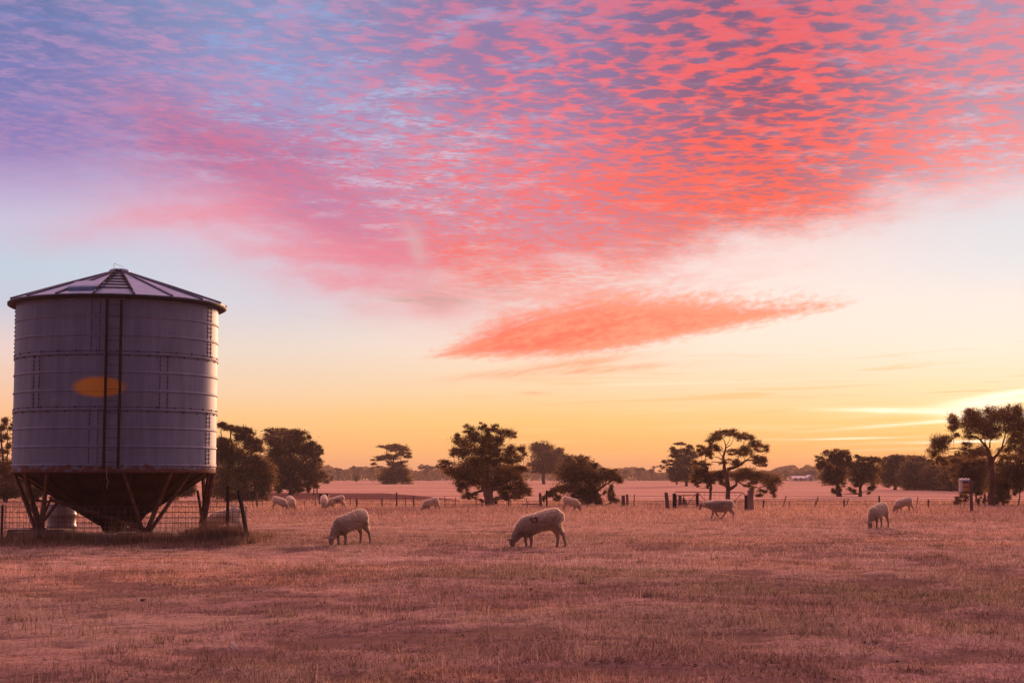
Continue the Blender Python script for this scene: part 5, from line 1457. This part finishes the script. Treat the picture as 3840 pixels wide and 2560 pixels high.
m_wool, b = new_mat('fleece')
ca = S.nt.nodes.new('ShaderNodeAttribute'); ca.attribute_name = 'tone'
co = texco(); n1 = noise(co, 26, 4, 0.65); n2 = noise(co, 5, 4, 0.6)
c = mixc(0.35 + 0.0 * n1, S(ca.outputs['Color']), mixc(n2 * 0.6 + n1 * 0.4, (0.16, 0.12, 0.09, 1), (0.62, 0.52, 0.42, 1)), 'SOFT_LIGHT')
link(c, b.inputs['Base Color']); b.inputs['Roughness'].default_value = 1.0; b.inputs['Specular IOR Level'].default_value = 0.05
b.inputs['Sheen Weight'].default_value = 1.0; b.inputs['Sheen Roughness'].default_value = 0.22; b.inputs['Sheen Tint'].default_value = (1, 0.88, 0.78, 1)
link(bump(n1 * 0.7 + n2 * 0.5, 0.7, 0.03), b.inputs['Normal'])


m_fuzz, b = new_mat('wool_fibre')
ca = S.nt.nodes.new('ShaderNodeAttribute'); ca.attribute_name = 'tone'
cf = mixc(island() * 0.10, mixc(1.0, S(ca.outputs['Color']), (0.8, 0.8, 0.8, 1), 'MULTIPLY'), (0.6, 0.5, 0.4, 1))
link(cf, b.inputs['Base Color']); b.inputs['Roughness'].default_value = 1.0; b.inputs['Specular IOR Level'].default_value = 0.05
t = S.nt.nodes.new('ShaderNodeBsdfTranslucent'); link(mixc(0.85, cf, (0.97, 0.88, 0.78, 1)), t.inputs[0])
mx = S.nt.nodes.new('ShaderNodeMixShader'); mx.inputs[0].default_value = 0.72
S.nt.links.new(b.outputs[0], mx.inputs[1]); S.nt.links.new(t.outputs[0], mx.inputs[2]); S.nt.links.new(mx.outputs[0], S.nt.nodes['Material Output'].inputs[0])


def make_sheep(pose, label, loc, heading, scale=1.0, marks=(), seed=0, voxel=0.013, group='sheep grazing in the paddock', head_yaw=0.0, fuzz=0, tone=1.0):
    r = random.Random(seed); mb = MB()
    mb.loft(spline_rings(pose['body']))
    yaw = lambda rings: rings
    def turn(rings, pivot):
        out = []
        for rg in rings:
            o2 = []
            for p in rg:
                w = min(1.0, max(0.0, (p.x - pivot) / 0.25)); a = head_yaw * w
                o2.append(Vector((pivot + (p.x - pivot) * math.cos(a) - p.y * math.sin(a), (p.x - pivot) * math.sin(a) + p.y * math.cos(a), p.z)) if p.x > pivot else p)
            out.append(o2)
        return out
    piv = pose['neck'][0][0]
    mb.loft(turn(spline_rings(pose['neck']), piv)); mb.loft(turn(spline_rings(pose['head'], 16), piv))
    for s_ in (-1, 1):
        ex, ez = pose['ear']; d = Vector(pose['ear_d']); d.y *= s_; d.normalize()
        p0 = Vector((ex, s_ * 0.05, ez)); up = Vector((0.2, 0, 1)); sd = d.cross(up).normalized()
        rings = []
        for t, w in ((0, .022), (.3, .038), (.65, .034), (1, .012)):
            c_ = p0 + d * 0.165 * t + Vector((0, 0, -0.02 * t * t))
            rings.append([c_ + sd * math.cos(2 * math.pi * i / 8) * w + d.cross(sd) * math.sin(2 * math.pi * i / 8) * max(w * 0.5, 0.014) for i in range(8)])
        mb.loft(turn(rings, piv))
    for kind, hx, hy, hz, pts in pose['legs']:
        chain = [Vector((hx, hy, hz))] + [Vector((px, hy * (0.95 if i else 1.0), pz)) for i, (px, pz) in enumerate(pts)]
        if kind == 'f': rad = [.095, .066, .040, .030, .034]
        else: rad = [.135, .115, .058, .040, .029, .035][:len(chain)]
        c_, q_ = smooth_chain(chain, rad)
        mb.path(c_, q_, 12)
        f = chain[-1]; mb.path([f + Vector((-.008, 0, .03)), f + Vector((.022, 0, 0.0))], [.033, .036], 10)
    # short docked tail
    t0 = pose['body'][2]; mb.path([Vector((t0[0] - .01, 0, t0[1] + .12)), Vector((t0[0] - .075, 0, t0[1] + .06)), Vector((t0[0] - .085, 0, t0[1] - .06))], [.04, .03, .018], 8)
    # throat and brisket wool
    tmp = bpy.data.objects.new('tmp', mb.mesh('tmp')); COL.objects.link(tmp)
    rm = tmp.modifiers.new('r', 'REMESH'); rm.mode = 'VOXEL'; rm.voxel_size = voxel
    sm = tmp.modifiers.new('s', 'SMOOTH'); sm.factor = 0.5; sm.iterations = 3
    dg = bpy.context.evaluated_depsgraph_get(); me = bpy.data.meshes.new_from_object(tmp.evaluated_get(dg))
    bpy.data.objects.remove(tmp)
    n = len(me.vertices); co_ = np.empty(n * 3); me.vertices.foreach_get('co', co_); co_ = co_.reshape(-1, 3)
    nr = np.empty(n * 3); me.vertices.foreach_get('normal', nr); nr = nr.reshape(-1, 3)
    # woolly lumps on the fleece only
    hx = pose['head'][0][0]
    legz = np.where(co_[:, 0] > 0.1, 0.33, 0.40)
    fleece = np.clip((co_[:, 2] - legz) / 0.08, 0, 1) * np.clip((hx + 0.02 - co_[:, 0]) / 0.05, 0, 1)
    if pose is GRAZE: fleece = np.clip((co_[:, 2] - np.where(co_[:, 0] > .1, 0.22, .34)) / 0.08, 0, 1) * np.clip((hx + 0.02 - co_[:, 0]) / 0.05, 0, 1)
    lump = vnoise(co_[:, 0] * 14 + seed, co_[:, 1] * 14 + co_[:, 2] * 17, 1.0, 21) - 0.5
    lump2 = vnoise(co_[:, 0] * 40 + seed, co_[:, 1] * 40 + co_[:, 2] * 46, 1.0, 22) - 0.5
    co_ = co_ + nr * ((lump * 0.034 + lump2 * 0.013) * fleece)[:, None]
    me.vertices.foreach_set('co', co_.ravel())
    col = np.ones((n, 4)); wool = np.array([0.40, 0.315, 0.255]) * tone; face = np.array([0.34, 0.25, 0.205])
    col[:, :3] = wool[None] * fleece[:, None] + face[None] * (1 - fleece[:, None])
    belly_shade = np.clip((0.45 - co_[:, 2]) / 0.20, 0, 1) * 0.50  # fleece darkened towards the belly, form shading put into its colour
    col[:, :3] *= (1 - belly_shade * fleece)[:, None]
    hoof = co_[:, 2] < 0.035
    if pose is GRAZE: hoof &= co_[:, 0] < 0.5
    col[hoof, :3] = (0.05, 0.035, 0.03)
    # eyes
    ex, ez = pose['eye']
    for s_ in (-1, 1):
        d = np.sqrt((co_[:, 0] - ex) ** 2 * 1.0 + (co_[:, 2] - ez) ** 2); e = (d < 0.016) & (co_[:, 1] * s_ > 0.03); col[e, :3] = (0.02, 0.015, 0.012)
    nose = (np.hypot(co_[:, 0] - pose['head'][-1][0], co_[:, 2] - pose['head'][-1][1]) < 0.035); col[nose, :3] = (0.14, 0.085, 0.075)
    marked = np.zeros(n)
    for mk in marks:
        if mk[0] == 'num':
            _, txt, x0, z0, h, side, slope = mk
            for i, ch in enumerate(txt):
                for st_3 in DIGITS[ch]:
                    w = h * 0.70
                    # seen from the animal's left side the nose points left, so x runs backwards
                    pts = [(x0 - (i * w * 1.28 + u * w), z0 + v * h + slope * (i * w * 1.28 + u * w)) for u, v in st_3]
                    d = np.min([seg_d(co_[:, 0], co_[:, 2], pts[j], pts[j + 1]) for j in range(len(pts) - 1)], axis=0)
                    e = np.clip(1 - (d - 0.010) / 0.012, 0, 1) * (co_[:, 1] * side > 0.05)
                    marked = np.maximum(marked, e)
                    col[:, :3] = col[:, :3] * (1 - e[:, None] * 0.9) + np.array([0.085, 0.012, 0.007])[None] * e[:, None] * 0.9
        else:
            _, x0, z0, rx, rz, side, strength = mk
            d = ((co_[:, 0] - x0) / rx) ** 2 + ((co_[:, 2] - z0) / rz) ** 2 + (vnoise(co_[:, 0] * 30, co_[:, 2] * 30, 1.0, 31) - .5) * 1.6
            e = np.clip(1.2 - d, 0, 1) * strength * ((co_[:, 1] * side > 0.04) if side else 1)
            col[:, :3] = col[:, :3] * (1 - e[:, None]) + np.array([0.17, 0.040, 0.028])[None] * e[:, None]
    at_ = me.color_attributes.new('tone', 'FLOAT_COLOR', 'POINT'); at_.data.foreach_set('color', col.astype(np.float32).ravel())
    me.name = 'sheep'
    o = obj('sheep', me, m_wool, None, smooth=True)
    o.location = loc; o.rotation_euler = (0, 0, heading); o.scale = (scale,) * 3
    tag(o, label, 'sheep', group)
    if fuzz:
        rr = np.random.default_rng(seed + 90); w_ = fleece * (fleece > 0.3) * (marked < 0.15); pick = rr.choice(n, size=fuzz, p=w_ / w_.sum())
        p_ = co_[pick] + rr.normal(0, voxel * 0.35, (fuzz, 3)); d_ = nr[pick] * 1.0 + rr.normal(0, 0.38, (fuzz, 3)); d_[:, 2] -= 0.12
        d_ /= np.linalg.norm(d_, axis=1)[:, None]; ln_ = rr.uniform(0.014, 0.042, fuzz)
        e_ = np.cross(d_, rr.normal(size=(fuzz, 3))); e_ /= np.linalg.norm(e_, axis=1)[:, None]
        V_ = np.stack([p_ - nr[pick] * 0.006 - e_ * 0.0045, p_ - nr[pick] * 0.006 + e_ * 0.0045, p_ + d_ * ln_[:, None]], 1).reshape(-1, 3)
        wm = fast_mesh('wool', V_, 3)
        at2 = wm.color_attributes.new('tone', 'FLOAT_COLOR', 'POINT'); at2.data.foreach_set('color', np.repeat(col[pick], 3, axis=0).astype(np.float32).ravel())
        obj('wool', wm, m_fuzz, o)
    return o


def spot(px, Y): X = xat(px, Y); return (X, Y, gh(X, Y) - 0.004)


# heading: 180 faces left in the picture, 0 faces right, 270 faces the camera
make_sheep(GRAZE, 'nearest grazing sheep, seen from the side, with the number 93 painted on its flank', spot(2029, 37.8), R(181), 1.0, [('num', '93', .27, .575, .115, 1, 0.10)], 1, 0.011, fuzz=22000)
make_sheep(GRAZE, 'grazing sheep turned half towards the camera, left of the one numbered 93', spot(1318, 39.6), R(222), 0.93, [('smear', -.08, .62, .10, .12, 1, .45), ('smear', -.36, .72, .03, .16, 1, .5)], 2, 0.012, head_yaw=0.15, fuzz=22000)
make_sheep(WALK, 'walking sheep with lowered head and a rusty smear on its side, before the gate', spot(2700, 66.0), R(180), 1.0, [('smear', -.08, .62, .10, .07, 1, .75), ('smear', .12, .5, .2, .14, 1, .22)], 3, 0.014, fuzz=22000)
make_sheep(GRAZE, 'larger of two grazing sheep right of the gate, head down towards the camera', spot(3290, 53.4), R(227), 0.91, [('smear', .0, .60, .1, .1, 1, .2)], 4, 0.014, head_yaw=0.1, fuzz=22000)
make_sheep(GRAZE, 'rightmost sheep, darker, grazing side-on behind another in front of the fence', spot(3388, 76.5), R(196), 0.82, [('smear', .0, .50, .4, .2, 1, .35)], 5, 0.018, fuzz=10000, tone=1.5)
make_sheep(GRAZE, 'sheep grazing to the right in front of the low sprawling tree', spot(2139, 79.5), R(-32), 0.83, [('smear', .0, .50, .3, .15, -1, .3)], 6, 0.018, fuzz=10000, tone=1.5)
make_sheep(GRAZE, 'sheep grazing alone left of the tallest gum, with a rusty smear on its side', spot(1618, 79.5), R(214), 0.80, [('smear', -.1, .62, .08, .09, 1, .6)], 7, 0.018, fuzz=10000, tone=1.5)
make_sheep(GRAZE, 'left sheep of the pair below the dome-shaped gum, grazing to the right', spot(1048, 82.0), R(-28), 0.80, [('smear', .0, .55, .2, .1, -1, .2)], 8, 0.018, fuzz=10000, tone=1.5)
make_sheep(GRAZE, 'right sheep of the pair below the dome-shaped gum, seen end-on', spot(1092, 83.2), R(-62), 0.82, [], 9, 0.018, fuzz=10000, tone=1.5)
make_sheep(GRAZE, 'sheep grazing end-on in front of the dark box shelter', spot(1216, 85.0), R(-80), 0.86, [('smear', -.3, .85, .1, .05, 0, .4)], 10, 0.018, fuzz=10000, tone=1.5)
make_sheep(GRAZE, 'sheep beside the box shelter, side-on with a dark stained flank', spot(1264, 86.5), R(186), 0.80, [('smear', -.02, .55, .22, .14, 1, .75)], 11, 0.018, fuzz=10000, tone=1.5)
make_sheep(GRAZE, 'sheep half hidden behind the wire mesh at the right foot of the silo', spot(846, 46.0), R(188), 0.87, [('smear', -.0, .6, .25, .12, 1, .3)], 12, 0.014, fuzz=10000, tone=1.5)
# ------------------------------------------------------------------ little things lying on the grass
m_dung = basic('dry_dung', (0.020, 0.013, 0.011), (0.05, 0.03, 0.024), 20, 1.0)
def clod(px, py, s, seed):
    rr = random.Random(seed); Y = gy(py); X = xat(px, Y); bm = bmesh.new()
    bmesh.ops.create_icosphere(bm, subdivisions=2, radius=1)
    for v in bm.verts: v.co = Vector((v.co.x * s * rr.uniform(.8, 1.2), v.co.y * s * rr.uniform(.8, 1.2), v.co.z * s * 0.5 * rr.uniform(.8, 1.2)))
    me = bpy.data.meshes.new('dung_clod'); bm.to_mesh(me); bm.free()
    o = obj('dung_clod', me, m_dung, None, smooth=True, loc=(X, Y, gh(X, Y) + s * 0.35)); o.rotation_euler.z = rr.uniform(0, 6)
    tag(o, 'small dark clod of dried dung lying on the grass', 'dung', 'dung clods scattered over the grass')
for i, (px, py, s) in enumerate(((1750, 2310, .032), (1736, 2390, .034), (2012, 2234, .040), (1990, 2222, .05), (2686, 2094, .07), (3110, 2362, .055), (2600, 2505, .03), (2825, 2460, .03), (3115, 2548, .035), (832, 2480, .035), (185, 2470, .05), (1340, 2460, .05), (2242, 2463, .03), (2600, 2498, .03), (3350, 2475, .035), (3000, 2230, .05), (2480, 2500, .025), (545, 2250, .07))):
    clod(px, py, s * 0.5, 300 + i)
m_bone = basic('pale_feather', (0.62, 0.52, 0.48), (0.78, 0.68, 0.62), 8, 0.7)
Y = gy(2437); X = xat(889, Y)
mb = MB(); rings = []
for t, w in ((0, .006), (.15, .02), (.5, .026), (.8, .018), (1, .003)):
    w *= 0.6; c_ = Vector((-0.03 + .06 * t, 0.02 - .04 * t, 0.095 - 0.06 * t)); rings.append([c_ + Vector((math.cos(a) * w, math.sin(a) * w * .35, math.sin(a) * w * .9)) for a in [2 * math.pi * i / 10 for i in range(10)]])
mb.loft(rings); tag(obj('feather', mb, m_bone, None, smooth=True, loc=(X, Y, gh(X, Y))), 'single white feather caught upright in the grass near the camera', 'feather')
mb = MB(); mb.path([(-.5, 0, .03), (0, .01, .05), (.45, 0, .02)], [.03, .04, .02], 7)
Y = 89.0; X = xat(1992, Y)
tag(obj('fallen_branch', mb, m_pale_bark, None, smooth=True, loc=(X, Y, gh(X, Y) + 0.17)), 'pale fallen branch in the grass by the fence right of the tallest gum', 'branch')

# ------------------------------------------------------------------ evening haze
m_haze = bpy.data.materials.new('evening_haze'); m_haze.use_nodes = True
ntz = m_haze.node_tree
for n in list(ntz.nodes): ntz.nodes.remove(n)
pv = ntz.nodes.new('ShaderNodeVolumePrincipled'); oz = ntz.nodes.new('ShaderNodeOutputMaterial')
pv.inputs['Color'].default_value = (0.96, 0.80, 0.74, 1); pv.inputs['Density'].default_value = 0.00030; pv.inputs['Anisotropy'].default_value = 0.0
ntz.links.new(pv.outputs[0], oz.inputs['Volume'])
mb = MB(); mb.box((0, 1190, 11.0), (5000, 2660, 25.0))
hz = obj('haze', mb, m_haze); hz['kind'] = 'stuff'; hz['label'] = 'thin warm evening haze over the fields'
hz.visible_shadow = True
